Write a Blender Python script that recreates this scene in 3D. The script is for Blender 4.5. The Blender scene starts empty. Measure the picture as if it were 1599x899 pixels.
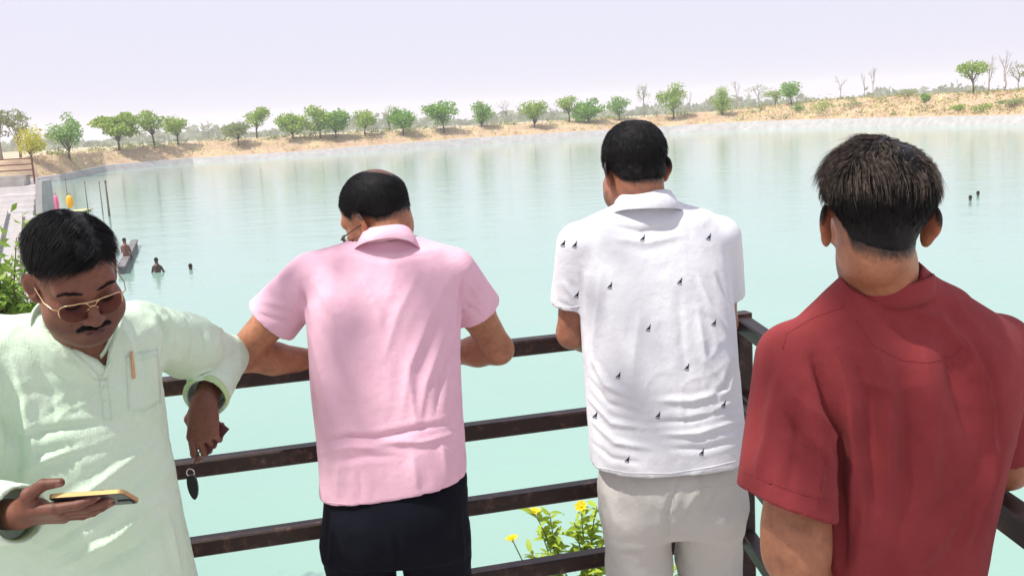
import bpy, bmesh, math, random
import numpy as np
from mathutils import Vector, Matrix
from mathutils.bvhtree import BVHTree

scene = bpy.context.scene
COL = scene.collection
R = math.radians
random.seed(7)
RNG = np.random.default_rng(11)

# ------------------------------------------------------------------ camera
FPX = 1600.0                       # focal length in photograph pixels (width 1599)
PITCH, ROLL, CAM_Z = R(9.7), R(3.2), 1.68
WATER_Z = -3.2
_fw = np.array([0, math.cos(PITCH), -math.sin(PITCH)])
_up = np.array([0, math.sin(PITCH), math.cos(PITCH)])
_ri = np.array([1.0, 0, 0])
CR = _ri * math.cos(ROLL) - _up * math.sin(ROLL)
CU = _up * math.cos(ROLL) + _ri * math.sin(ROLL)
CAM = np.array([0, 0, CAM_Z])
cam_d = bpy.data.cameras.new('camera')
cam_d.sensor_width = 36.0
cam_d.lens = FPX / 1599.0 * 36.0
cam_d.clip_start = 0.05
cam_d.clip_end = 6000
cam = bpy.data.objects.new('camera', cam_d)
COL.objects.link(cam)
m = Matrix.Identity(4)
for i in range(3):
    m[i][0], m[i][1], m[i][2], m[i][3] = CR[i], CU[i], -_fw[i], CAM[i]
cam.matrix_world = m
scene.camera = cam

# ------------------------------------------------------------------ sky, sun, exposure
TO_SUN = np.array([-0.45, -0.20, 0.87]); TO_SUN /= np.linalg.norm(TO_SUN)
world = bpy.data.worlds.new('World'); scene.world = world; world.use_nodes = True
nt = world.node_tree; nt.nodes.clear()
sky = nt.nodes.new('ShaderNodeTexSky'); sky.sky_type = 'NISHITA'; sky.sun_disc = False
sky.sun_elevation = math.asin(TO_SUN[2]); sky.sun_rotation = math.atan2(TO_SUN[0], TO_SUN[1])
sky.air_density = 1.0; sky.dust_density = 4.0; sky.ozone_density = 1.5
mul = nt.nodes.new('ShaderNodeMix'); mul.data_type = 'RGBA'; mul.blend_type = 'MIX'
mul.inputs[0].default_value = 0.88                      # a white, hazy summer sky veils the blue
mul.inputs[7].default_value = (6.25, 6.1, 7.25, 1)
nt.links.new(sky.outputs[0], mul.inputs[6])
bg = nt.nodes.new('ShaderNodeBackground'); bg.inputs[1].default_value = 0.10
out = nt.nodes.new('ShaderNodeOutputWorld')
nt.links.new(mul.outputs[2], bg.inputs[0]); nt.links.new(bg.outputs[0], out.inputs[0])
sun_d = bpy.data.lights.new('sun', 'SUN'); sun_d.energy = 4.0; sun_d.angle = R(1.1); sun_d.color = (1.0, 0.955, 0.88)
sun = bpy.data.objects.new('sun', sun_d); COL.objects.link(sun)
sun.rotation_euler = Vector(TO_SUN).to_track_quat('Z', 'Y').to_euler()
vs = scene.view_settings
vs.view_transform = 'Standard'; vs.look = 'None'; vs.exposure = 0.5; vs.gamma = 1.0
scene.render.engine = 'CYCLES'
scene.cycles.use_denoising = True
scene.cycles.max_bounces = 8
scene.cycles.volume_bounces = 2
scene.cycles.transparent_max_bounces = 12
scene.cycles.sample_clamp_indirect = 6.0

# ------------------------------------------------------------------ helpers
def ray(px, py):
    return _fw + (px - 799.5) / FPX * CR - (py - 449.5) / FPX * CU
def at(px, py, D):
    """world point seen at photograph pixel (px,py), D metres in front of the camera along Y"""
    v = ray(px, py); return CAM + v * (D / v[1])
def on_plane(px, py, z):
    v = ray(px, py); return CAM + v * ((z - CAM_Z) / v[2])
def row_z(px, py, D):
    return at(px, py, D)[2]
def nrm(v):
    v = np.asarray(v, float); return v / (np.linalg.norm(v) + 1e-12)
def smooth01(x):
    x = np.clip(x, 0, 1); return x * x * (3 - 2 * x)

def mesh_obj(name, verts, faces, mat=None, parent=None, smooth=False, cols=None):
    me = bpy.data.meshes.new(name)
    V = np.asarray(verts, np.float32)
    if isinstance(faces, np.ndarray):
        n, k = faces.shape
        me.vertices.add(len(V)); me.vertices.foreach_set('co', V.ravel())
        me.loops.add(n * k); me.loops.foreach_set('vertex_index', faces.astype(np.int32).ravel())
        me.polygons.add(n); me.polygons.foreach_set('loop_start', np.arange(n, dtype=np.int32) * k)
        me.update(calc_edges=True)
    else:
        me.from_pydata([tuple(map(float, v)) for v in V], [], [tuple(map(int, f)) for f in faces]); me.update()
    if smooth:
        me.polygons.foreach_set('use_smooth', np.ones(len(me.polygons), bool))
    if cols is not None:
        a = me.color_attributes.new('Col', 'FLOAT_COLOR', 'POINT')
        c = np.ones((len(V), 4), np.float32); c[:, :3] = cols
        a.data.foreach_set('color', c.ravel())
    o = bpy.data.objects.new(name, me); COL.objects.link(o)
    if mat: me.materials.append(mat)
    if parent: o.parent = parent
    return o
def empty(name, loc=(0, 0, 0)):
    o = bpy.data.objects.new(name, None); COL.objects.link(o); o.location = [float(x) for x in loc]
    o.empty_display_size = 0.1
    return o
def tag(o, label=None, cat=None, group=None, kind=None):
    if label: o['label'] = label
    if cat: o['category'] = cat
    if group: o['group'] = group
    if kind: o['kind'] = kind
    return o
def keep(o, parent):
    """parent while keeping world-space mesh coordinates (parents are unrotated empties or meshes at origin)"""
    o.parent = parent
    pl = Vector((0, 0, 0)); p = parent
    while p: pl += p.location; p = p.parent
    o.location = o.location - pl
    return o

class MB:
    def __init__(self): self.v = []; self.f = []
    def add(self, v, f):
        b = len(self.v); self.v += [tuple(map(float, x)) for x in v]; self.f += [tuple(b + i for i in q) for q in f]
    def box(self, c, ax, ay, az):
        c, ax, ay, az = (np.asarray(q, float) for q in (c, ax, ay, az))
        v = [c + sx * ax + sy * ay + sz * az for sz in (-1, 1) for sy in (-1, 1) for sx in (-1, 1)]
        self.add(v, [(0, 2, 3, 1), (4, 5, 7, 6), (0, 1, 5, 4), (2, 6, 7, 3), (0, 4, 6, 2), (1, 3, 7, 5)])
    def bar(self, a, b, w, h, up=(0, 0, 1), ch=0.0):
        """rectangular bar from a to b, w x h section, optionally chamfered edges"""
        a, b = np.asarray(a, float), np.asarray(b, float); d = nrm(b - a)
        s = nrm(np.cross(d, up)); u = np.cross(s, d)
        if ch <= 0: self.box((a + b) / 2, s * w / 2, d * np.linalg.norm(b - a) / 2, u * h / 2); return
        pts = []
        for (x, y) in ((-1, -1), (1, -1), (1, 1), (-1, 1)):
            X, Y = x * w / 2, y * h / 2
            e = [(X, Y - y * ch), (X - x * ch, Y)]
            if (x, y) in ((1, -1), (-1, 1)): e = e[::-1]
            if (x, y) in ((-1, -1), (1, 1)): e = e
            pts += e
        ang = sorted(pts, key=lambda q: math.atan2(q[1] / h, q[0] / w))
        n = len(ang)
        v = [a + s * x + u * y for x, y in ang] + [b + s * x + u * y for x, y in ang]
        f = [(i, (i + 1) % n, n + (i + 1) % n, n + i) for i in range(n)] + [tuple(range(n))[::-1], tuple(range(n, 2 * n))]
        self.add(v, f)
    def tube(self, pts, rs, n=6, cap=True):
        pts = [np.asarray(p, float) for p in pts]
        if np.isscalar(rs): rs = [rs] * len(pts)
        v = []; ref = None
        for i, p in enumerate(pts):
            d = nrm(pts[min(i + 1, len(pts) - 1)] - pts[max(i - 1, 0)])
            if ref is None: ref = np.array([0, 0, 1.0]) if abs(d[2]) < .9 else np.array([1.0, 0, 0])
            s = nrm(np.cross(d, ref)); u = np.cross(s, d); ref = u
            for k in range(n):
                t = 2 * math.pi * k / n; v.append(p + rs[i] * (math.cos(t) * s + math.sin(t) * u))
        f = [(i * n + k, i * n + (k + 1) % n, (i + 1) * n + (k + 1) % n, (i + 1) * n + k) for i in range(len(pts) - 1) for k in range(n)]
        if cap: f += [tuple(range(n))[::-1], tuple(range((len(pts) - 1) * n, len(pts) * n))]
        self.add(v, f)
    def build(self, name, mat, parent=None, smooth=False):
        o = mesh_obj(name, self.v, self.f, mat, None, smooth)
        if parent: keep(o, parent)
        return o

# numpy lattice noise
def _hash(ix, iy, iz):
    h = (ix * 374761393 + iy * 668265263 + iz * 1440662683) & 0xffffffff
    h = ((h ^ (h >> 13)) * 1274126177) & 0xffffffff
    return ((h ^ (h >> 16)) & 0xffff) / 65535.0
def vnoise(P):
    P = np.asarray(P, float); I = np.floor(P).astype(np.int64); f = P - I; f = f * f * (3 - 2 * f)
    r = 0
    for a in (0, 1):
        for b in (0, 1):
            for c in (0, 1):
                w = (f[:, 0] if a else 1 - f[:, 0]) * (f[:, 1] if b else 1 - f[:, 1]) * (f[:, 2] if c else 1 - f[:, 2])
                r = r + w * _hash(I[:, 0] + a, I[:, 1] + b, I[:, 2] + c)
    return r * 2 - 1
def fbm(P, o=3):
    r = 0; a = 1.0; P = np.asarray(P, float)
    for k in range(o): r = r + a * vnoise(P * 2 ** k + 17.3 * k); a *= .5
    return r

# ------------------------------------------------------------------ materials
def mat_base(name, rough=0.8, spec=0.3):
    mt = bpy.data.materials.new(name); mt.use_nodes = True
    n = mt.node_tree.nodes; b = n['Principled BSDF']
    b.inputs['Roughness'].default_value = rough; b.inputs['Specular IOR Level'].default_value = spec
    return mt, mt.node_tree, b
def ramp(nt_, fac, stops):
    r = nt_.nodes.new('ShaderNodeValToRGB')
    while len(r.color_ramp.elements) < len(stops): r.color_ramp.elements.new(.5)
    for e, (p, c) in zip(r.color_ramp.elements, stops): e.position = p; e.color = (*c, 1)
    nt_.links.new(fac, r.inputs[0]); return r
def noise_node(nt_, scale, detail=4, rough=.55, coord='Object', stretch=None):
    tc = nt_.nodes.new('ShaderNodeTexCoord'); n = nt_.nodes.new('ShaderNodeTexNoise')
    n.inputs['Scale'].default_value = scale; n.inputs['Detail'].default_value = detail; n.inputs['Roughness'].default_value = rough
    src = tc.outputs[coord]
    if stretch:
        mp = nt_.nodes.new('ShaderNodeMapping'); mp.inputs['Scale'].default_value = stretch
        nt_.links.new(src, mp.inputs[0]); src = mp.outputs[0]
    nt_.links.new(src, n.inputs['Vector']); return n
def add_bump(nt_, b, h, strength=.3, dist=.01):
    bp = nt_.nodes.new('ShaderNodeBump'); bp.inputs['Strength'].default_value = strength; bp.inputs['Distance'].default_value = dist
    nt_.links.new(h, bp.inputs['Height']); nt_.links.new(bp.outputs[0], b.inputs['Normal']); return bp
def simple(name, c, rough=.8, spec=.3, var=.15, scale=20, bump=0, metal=0, bscale=None):
    mt, n_, b = mat_base(name, rough, spec)
    nz = noise_node(n_, scale)
    rp = ramp(n_, nz.outputs['Fac'], [(.25, tuple(x * (1 - var) for x in c)), (.75, tuple(min(1, x * (1 + var)) for x in c))])
    n_.links.new(rp.outputs[0], b.inputs['Base Color']); b.inputs['Metallic'].default_value = metal
    if bump: add_bump(n_, b, noise_node(n_, bscale or scale * 4).outputs['Fac'], bump, .01)
    return mt
def fabric(name, c, c2=None, weave=900, sheen=.06, bump=.42, wrinkle=16):
    """cloth: base colour, soft mottling, fine knit relief"""
    mt, n_, b = mat_base(name, .92, .12)
    c2 = c2 or tuple(x * .86 for x in c)
    nz = noise_node(n_, 9, 5, .6)
    rp = ramp(n_, nz.outputs['Fac'], [(.3, c2), (.7, c)])
    n_.links.new(rp.outputs[0], b.inputs['Base Color'])
    b.inputs['Sheen Weight'].default_value = sheen; b.inputs['Sheen Roughness'].default_value = .5
    tc = n_.nodes.new('ShaderNodeTexCoord')
    w1 = n_.nodes.new('ShaderNodeTexWave'); w1.inputs['Scale'].default_value = weave / 6.28; w1.bands_direction = 'Z'
    w2 = n_.nodes.new('ShaderNodeTexWave'); w2.inputs['Scale'].default_value = weave / 6.28; w2.bands_direction = 'X'
    for w in (w1, w2):
        w.inputs['Distortion'].default_value = 1.5; n_.links.new(tc.outputs['Object'], w.inputs['Vector'])
    mm = n_.nodes.new('ShaderNodeMath'); mm.operation = 'MULTIPLY'
    n_.links.new(w1.outputs['Fac'], mm.inputs[0]); n_.links.new(w2.outputs['Fac'], mm.inputs[1])
    wr = noise_node(n_, 30, 5, .6)
    rd = noise_node(n_, wrinkle, 4, .5, stretch=(1, 1, .55)); rd.noise_type = 'RIDGED_MULTIFRACTAL'; rd.inputs['Distortion'].default_value = .8
    md = n_.nodes.new('ShaderNodeMath'); md.operation = 'MULTIPLY_ADD'; md.inputs[1].default_value = .55
    n_.links.new(rd.outputs['Fac'], md.inputs[0]); n_.links.new(wr.outputs['Fac'], md.inputs[2])
    ad = n_.nodes.new('ShaderNodeMath'); ad.operation = 'MULTIPLY_ADD'; ad.inputs[1].default_value = .12
    n_.links.new(mm.outputs[0], ad.inputs[0]); n_.links.new(md.outputs[0], ad.inputs[2])
    add_bump(n_, b, ad.outputs[0], bump, .011)
    return mt
def skin_mat(name):
    mt, n_, b = mat_base(name, .42, .4)
    at_ = n_.nodes.new('ShaderNodeAttribute'); at_.attribute_name = 'Col'
    nz = noise_node(n_, 55, 5, .65)
    rp = ramp(n_, nz.outputs['Fac'], [(.25, (.70, .64, .62)), (.5, (.95, .92, .92)), (.75, (1.15, 1.12, 1.10))])
    mx = n_.nodes.new('ShaderNodeMix'); mx.data_type = 'RGBA'; mx.blend_type = 'MULTIPLY'; mx.inputs[0].default_value = 1
    n_.links.new(at_.outputs['Color'], mx.inputs[6]); n_.links.new(rp.outputs[0], mx.inputs[7])
    n9 = noise_node(n_, 14, 4, .6); r9 = ramp(n_, n9.outputs['Fac'], [(.3, (.80, .72, .70)), (.7, (1.12, 1.08, 1.04))])
    m9 = n_.nodes.new('ShaderNodeMix'); m9.data_type = 'RGBA'; m9.blend_type = 'MULTIPLY'; m9.inputs[0].default_value = 1
    n_.links.new(mx.outputs[2], m9.inputs[6]); n_.links.new(r9.outputs[0], m9.inputs[7])
    n_.links.new(m9.outputs[2], b.inputs['Base Color'])
    rr = n_.nodes.new('ShaderNodeMapRange'); rr.inputs[3].default_value = .30; rr.inputs[4].default_value = .62; n_.links.new(nz.outputs['Fac'], rr.inputs[0]); n_.links.new(rr.outputs[0], b.inputs['Roughness'])
    b.inputs['Subsurface Weight'].default_value = .12; b.inputs['Subsurface Radius'].default_value = (1, .35, .2); b.inputs['Subsurface Scale'].default_value = .008
    add_bump(n_, b, noise_node(n_, 260, 5, .7).outputs['Fac'], .38, .003)
    return mt
def leaf_mat(name, c1, c2, trans=.35):
    mt, n_, b = mat_base(name, .55, .3)
    tc = n_.nodes.new('ShaderNodeObjectInfo')
    nz = noise_node(n_, 1.3, 3, .6)
    rp = ramp(n_, nz.outputs['Fac'], [(.3, c1), (.7, c2)])
    n_.links.new(rp.outputs[0], b.inputs['Base Color'])
    tl = n_.nodes.new('ShaderNodeBsdfTranslucent'); n_.links.new(rp.outputs[0], tl.inputs[0])
    mx = n_.nodes.new('ShaderNodeMixShader'); mx.inputs[0].default_value = trans
    o_ = n_.nodes['Material Output']
    n_.links.new(b.outputs[0], mx.inputs[1]); n_.links.new(tl.outputs[0], mx.inputs[2]); n_.links.new(mx.outputs[0], o_.inputs[0])
    return mt

# ------------------------------------------------------------------ signed distances and surface extraction
def seg(P, a, b, ra, rb):
    a = np.asarray(a, float); b = np.asarray(b, float); ba = b - a
    t = np.clip(((P - a) @ ba) / (ba @ ba + 1e-12), 0, 1)
    return np.linalg.norm(P - a - t[:, None] * ba, axis=1) - (ra + (rb - ra) * t)
def ell(P, c, r, M=None):
    q = P - np.asarray(c, float)
    if M is not None: q = q @ M
    r = np.asarray(r, float)
    k0 = np.linalg.norm(q / r, axis=1); k1 = np.linalg.norm(q / (r * r), axis=1) + 1e-9
    return k0 * (k0 - 1) / k1
def smin(a, b, k):
    h = np.clip(.5 + .5 * (b - a) / k, 0, 1); return b * (1 - h) + a * h - k * h * (1 - h)
def smax(a, b, k): return -smin(-a, -b, k)
def chain(P, pts, rs, k=.012):
    d = None
    for i in range(len(pts) - 1):
        e = seg(P, pts[i], pts[i + 1], rs[i], rs[i + 1]); d = e if d is None else smin(d, e, k)
    return d
def local(fn, c, rad):
    """evaluate fn only near the sphere (c, rad); elsewhere a safe distance"""
    c = np.asarray(c, float)
    def g(P):
        r = np.linalg.norm(P - c, axis=1); o = r - rad + .05; mk = r < rad + .03
        if mk.any(): o[mk] = fn(P[mk])
        return o
    return g
class Loft:
    """stack of horizontal super-elliptic sections: rows of (z, cx, cy, half width, half depth, yaw)"""
    def __init__(self, rows, n=2.5):
        r = np.array(sorted(rows, key=lambda q: q[0]), float)
        zz = np.linspace(r[0, 0], r[-1, 0], 120); self.z = zz
        self.t = []
        for j in range(1, 6):
            y = np.interp(zz, r[:, 0], r[:, j]); k = np.ones(9) / 9
            yp = np.concatenate([np.full(4, y[0]) , y, np.full(4, y[-1])]); self.t.append(np.convolve(yp, k, 'valid'))
        self.n = n; self.z0, self.z1 = zz[0], zz[-1]
    def at(self, z): return [np.interp(z, self.z, t) for t in self.t]
    def __call__(self, P, off=0.0, cap=True, top=None):
        cx, cy, w, d, yw = self.at(P[:, 2]); x = P[:, 0] - cx; y = P[:, 1] - cy
        c, s = np.cos(yw), np.sin(yw); u = x * c + y * s; v = -x * s + y * c
        r = (np.abs(u / w) ** self.n + np.abs(v / d) ** self.n) ** (1 / self.n) + 1e-6
        q = np.sqrt(u * u + v * v); e = np.where(r > .5, q * (1 - 1 / r), -np.minimum(w, d) * .5) - off
        if cap: e = smax(smax(e, P[:, 2] - self.z1 - off, .03), self.z0 - P[:, 2] - off, .01)
        return e

def axis(lo, hi, h, fine=()):
    """grid coordinates from lo to hi, spacing h, finer inside the given (a, b, h) spans"""
    out = [lo]; x = lo
    while x < hi:
        s = h
        for a, b, hf in fine:
            if a - 1e-9 <= x < b: s = min(s, hf)
            elif a > x: s = min(s, max(hf, (a - x) * .5 + hf * .5))
        x += s; out.append(x)
    return np.array(out)
def nets(f, xs, ys, zs, project=2):
    B = 8
    nx, ny, nz_ = len(xs), len(ys), len(zs)
    def blk(a):
        n = (len(a) + B - 1) // B; lo = a[np.arange(n) * B]; hi = a[np.minimum(np.arange(1, n + 1) * B, len(a) - 1)]
        return (lo + hi) / 2, (hi - lo) / 2
    bx, hx = blk(xs); by, hy = blk(ys); bz, hz = blk(zs)
    C = np.stack(np.meshgrid(bx, by, bz, indexing='ij'), -1).reshape(-1, 3)
    Hh = np.stack(np.meshgrid(hx, hy, hz, indexing='ij'), -1).reshape(-1, 3)
    d = np.concatenate([f(C[i:i + 200000]) for i in range(0, len(C), 200000)])
    act = (np.abs(d) < np.linalg.norm(Hh, axis=1) * 1.5 + .012).reshape(len(bx), len(by), len(bz))
    sgn = np.where(d < 0, -1.0, 1.0).astype(np.float32).reshape(act.shape)
    ex = lambda a: np.repeat(np.repeat(np.repeat(a, B, 0), B, 1), B, 2)[:nx, :ny, :nz_]
    Fv = ex(sgn).copy(); am = ex(act)
    I = np.argwhere(am)
    vals = np.empty(len(I), np.float32)
    for s in range(0, len(I), 400000):
        q = I[s:s + 400000]; vals[s:s + 400000] = f(np.stack([xs[q[:, 0]], ys[q[:, 1]], zs[q[:, 2]]], 1))
    Fv[am] = vals; del I, vals
    S = Fv < 0
    cnt = np.zeros((nx - 1, ny - 1, nz_ - 1), np.int8)
    for a in (0, 1):
        for b in (0, 1):
            for c in (0, 1): cnt += S[a:nx - 1 + a, b:ny - 1 + b, c:nz_ - 1 + c]
    cells = np.argwhere((cnt > 0) & (cnt < 8)); del cnt
    idx = -np.ones((nx - 1, ny - 1, nz_ - 1), np.int32); idx[tuple(cells.T)] = np.arange(len(cells))
    acc = np.zeros((len(cells), 3)); num = np.zeros(len(cells))
    ax_ = (xs, ys, zs)
    def pos(q): return np.stack([xs[q[:, 0]], ys[q[:, 1]], zs[q[:, 2]]], 1)
    for d_ in range(3):
        e1, e2 = [k for k in range(3) if k != d_]
        for a in (0, 1):
            for b in (0, 1):
                q0 = cells.copy(); q0[:, e1] += a; q0[:, e2] += b; q1 = q0.copy(); q1[:, d_] += 1
                v0 = Fv[tuple(q0.T)]; v1 = Fv[tuple(q1.T)]; mk = (v0 < 0) != (v1 < 0)
                t = np.clip(v0[mk] / (v0[mk] - v1[mk]), 0, 1)[:, None]
                acc[mk] += pos(q0[mk]) * (1 - t) + pos(q1[mk]) * t; num[mk] += 1
    V = acc / np.maximum(num, 1)[:, None]
    faces = []
    for d_ in range(3):
        sl0 = [slice(None)] * 3; sl1 = [slice(None)] * 3; sl0[d_] = slice(0, -1); sl1[d_] = slice(1, None)
        A = S[tuple(sl0)]; Bq = S[tuple(sl1)]; E = np.argwhere(A != Bq)
        e1, e2 = [(1, 2), (2, 0), (0, 1)][d_]
        lim = (nx - 1, ny - 1, nz_ - 1)
        ok = (E[:, e1] > 0) & (E[:, e2] > 0) & (E[:, e1] < lim[e1]) & (E[:, e2] < lim[e2]); E = E[ok]
        flip = A[tuple(E.T)]
        qs = []
        for (a, b) in ((-1, -1), (0, -1), (0, 0), (-1, 0)):
            q = E.copy(); q[:, e1] += a; q[:, e2] += b; qs.append(idx[tuple(q.T)])
        Q = np.stack(qs, 1); Q[~flip] = Q[~flip][:, ::-1]; faces.append(Q)
    Fc = np.concatenate(faces); Fc = Fc[(Fc >= 0).all(1)]
    for _ in range(project):
        e = 4e-4; g = np.empty_like(V); f0 = np.empty(len(V))
        for s in range(0, len(V), 300000):
            p = V[s:s + 300000]; f0[s:s + 300000] = f(p)
            for k in range(3):
                dl = np.zeros(3); dl[k] = e; g[s:s + 300000, k] = (f(p + dl) - f0[s:s + 300000]) / e
        gn = np.maximum((g * g).sum(1), .25)
        st = g * (f0 / gn)[:, None]; ln = np.linalg.norm(st, axis=1, keepdims=True); st *= np.minimum(1, .004 / np.maximum(ln, 1e-9))
        V = V - st * .8
    return V, Fc
def vnormals(V, Fc):
    n = np.cross(V[Fc[:, 2]] - V[Fc[:, 0]], V[Fc[:, 3]] - V[Fc[:, 1]])
    N = np.zeros_like(V)
    for k in range(4): np.add.at(N, Fc[:, k], n)
    return N / np.maximum(np.linalg.norm(N, axis=1, keepdims=True), 1e-12)
def relax(V, Fc, it=2, lam=.5):
    e = np.concatenate([Fc[:, [0, 1]], Fc[:, [1, 2]], Fc[:, [2, 3]], Fc[:, [3, 0]]])
    for _ in range(it):
        s = np.zeros_like(V); c = np.zeros(len(V))
        np.add.at(s, e[:, 0], V[e[:, 1]]); np.add.at(c, e[:, 0], 1)
        V = V + lam * (s / np.maximum(c, 1)[:, None] - V)
    return V
def bvh_of(V, Fc): return BVHTree.FromPolygons([tuple(v) for v in V.tolist()], [tuple(q) for q in Fc.tolist()])
def hit(bv, px, py):
    v = ray(px, py); r = bv.ray_cast(Vector(CAM), Vector(nrm(v)), 50)
    return (np.array(r[0]), np.array(r[1])) if r[0] is not None else None
def fold_disp(V, bv, folds):
    """folds: (pixel polyline, width m, height m). The line is laid on the cloth in 3-D; ridge (+) or valley (-) round it."""
    D = np.zeros(len(V))
    for line, w, h in folds:
        pts = []
        L = np.array(line, float)
        for i in range(len(L) - 1):
            n = max(2, int(np.linalg.norm(L[i + 1] - L[i]) / 10))
            for t in np.linspace(0, 1, n, endpoint=(i == len(L) - 2)):
                q = L[i] * (1 - t) + L[i + 1] * t; r = hit(bv, *q)
                if r: pts.append(r[0])
        if len(pts) < 2: continue
        pts = np.array(pts)
        near = np.where((V > pts.min(0) - 3 * w).all(1) & (V < pts.max(0) + 3 * w).all(1))[0]
        if not len(near): continue
        Q = V[near]; best = np.full(len(near), 9.0); tt = np.zeros(len(near)); n = len(pts) - 1
        for i in range(n):
            a, b = pts[i], pts[i + 1]; ba = b - a; t = np.clip(((Q - a) @ ba) / (ba @ ba + 1e-9), 0, 1)
            dd = np.linalg.norm(Q - a - t[:, None] * ba, axis=1); mk = dd < best
            best[mk] = dd[mk]; tt[mk] = (i + t[mk]) / n
        taper = np.sin(np.clip(tt, .02, .98) * math.pi) ** .6
        ww = w * (.7 + .3 * taper)
        q_ = best / (ww * .8); D[near] += h * 1.15 * taper * (np.exp(-np.sqrt(q_ * q_ + .06) * 1.5) * 1.35 - .30 * np.exp(-((best - 1.8 * ww) / ww) ** 2))
    return D

# ================================================================== THE SETTING
M = {}
M['sand'] = None
def bank_material():
    mt, n_, b = mat_base('bank_earth', .95, .1)
    nz = noise_node(n_, .35, 6, .65); rp = ramp(n_, nz.outputs['Fac'], [(.3, (.40, .27, .18)), (.5, (.48, .35, .24)), (.68, (.52, .43, .24))])
    n2 = noise_node(n_, 4, 5, .7); rp2 = ramp(n_, n2.outputs['Fac'], [(.3, (.72, .72, .72)), (.7, (1.1, 1.1, 1.1))])
    mx = n_.nodes.new('ShaderNodeMix'); mx.data_type = 'RGBA'; mx.blend_type = 'MULTIPLY'; mx.inputs[0].default_value = 1
    n_.links.new(rp.outputs[0], mx.inputs[6]); n_.links.new(rp2.outputs[0], mx.inputs[7]); n_.links.new(mx.outputs[2], b.inputs['Base Color'])
    add_bump(n_, b, n2.outputs['Fac'], .6, .1)
    return mt
M['bank'] = bank_material()
M['field'] = simple('field_ground', (.42, .36, .24), .95, .1, .25, .05)
M['concrete'] = simple('concrete', (.37, .36, .355), .9, .2, .18, 1.2, .3)
M['concrete_near'] = simple('concrete_near', (.50, .47, .43), .9, .2, .2, 3, .3)
M['step'] = simple('step_stone', (.38, .36, .34), .9, .2, .2, 1.5, .3)
M['wet_stone'] = simple('wet_stone', (.16, .15, .15), .7, .3, .3, 2, .3)
M['whitewash'] = simple('whitewash', (.66, .63, .63), .9, .2, .12, 1.5, .2)
M['bark'] = simple('bark', (.10, .07, .05), .95, .1, .3, 8, .5)
M['pale_bark'] = simple('pale_bark', (.30, .25, .22), .95, .1, .2, 8, .3)
M['leaf_green'] = leaf_mat('leaf_green', (.12, .27, .035), (.29, .48, .075))
M['leaf_lime'] = leaf_mat('leaf_lime', (.18, .30, .035), (.40, .52, .09))
M['leaf_pale'] = leaf_mat('leaf_pale', (.20, .25, .09), (.36, .40, .17))
M['leaf_yellow'] = leaf_mat('leaf_yellow', (.42, .42, .01), (.62, .58, .02))
M['leaf_bush'] = leaf_mat('leaf_bush', (.16, .30, .04), (.40, .52, .10))
M['leaf_plant'] = leaf_mat('leaf_plant', (.22, .38, .03), (.55, .62, .08))
M['dry_grass'] = leaf_mat('dry_grass', (.42, .33, .12), (.55, .48, .20), .2)
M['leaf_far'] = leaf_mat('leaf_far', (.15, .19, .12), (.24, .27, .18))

def water_material():
    mt, n_, b = mat_base('lake_water', .07, .5)
    b.inputs['IOR'].default_value = 1.33
    nz = noise_node(n_, .035, 4, .6); rp = ramp(n_, nz.outputs['Fac'], [(.3, (.225, .37, .31)), (.7, (.26, .405, .345))])
    n_.links.new(rp.outputs[0], b.inputs['Base Color'])
    w1 = noise_node(n_, 1.6, 4, .55, stretch=(.55, 1.35, 1)); w2 = noise_node(n_, .35, 3, .5, stretch=(.6, 1.3, 1))
    ad = n_.nodes.new('ShaderNodeMath'); ad.operation = 'MULTIPLY_ADD'; ad.inputs[1].default_value = .35
    n_.links.new(w1.outputs['Fac'], ad.inputs[0]); n_.links.new(w2.outputs['Fac'], ad.inputs[2])
    w3 = noise_node(n_, 7.0, 3, .6, stretch=(.5, 1.4, 1))
    a3 = n_.nodes.new('ShaderNodeMath'); a3.operation = 'MULTIPLY_ADD'; a3.inputs[1].default_value = .07
    n_.links.new(w3.outputs['Fac'], a3.inputs[0]); n_.links.new(ad.outputs[0], a3.inputs[2])
    add_bump(n_, b, a3.outputs[0], .19, .24)
    return mt
M['water'] = water_material()

# shoreline from the photograph: waterline, top of the concrete lining, top of the earth bank
WL = np.array([(60, 288), (100, 283), (165, 268), (300, 255), (450, 246), (600, 236), (750, 226), (900, 217), (1050, 208), (1150, 203), (1300, 199), (1450, 197), (1599, 195)], float)
RT = np.array([277, 272, 258, 247, 238, 226, 215, 206, 197, 191, 186, 183, 180], float)
BT = np.array([243, 240, 235, 223, 214, 206, 197, 189, 180, 172, 156, 149, 142], float)
def smooth_row(px, a): return np.interp(px, WL[:, 0], a)
def shore(px):
    p = on_plane(px, smooth_row(px, WL[:, 1]), WATER_Z); return p
prof_off = [0, 1.6, 2.6, 9.0, 40.0]
def prof_z(px):
    p = shore(px); d = math.hypot(p[0], p[1]); k = p[1] / d
    zr = row_z(px, smooth_row(px, RT), (d + 1.6) * k); zb = row_z(px, smooth_row(px, BT), (d + 9) * k)
    return [WATER_Z - .5, zr, zr + .02, zb, zb - .9]
def bank_point(px, off):
    p = shore(px); d = math.hypot(p[0], p[1]); u = p[:2] / d
    z = np.interp(off, [0, 1.6, 2.6, 9, 40], prof_z(px)); q = u * (d + off)
    return np.array([q[0], q[1], z])
cols_px = np.linspace(60, 1599, 90)
ring = []                                   # each: list of (x,y,z) for the five profile rows
def manual(x, y, ox, oy, zr=-2.5, zb=-1.0):
    o = nrm((ox, oy)); return [(x + o[0] * t, y + o[1] * t, z) for t, z in zip(prof_off, [WATER_Z - .5, zr, zr + .02, zb, zb - .5])]
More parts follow.
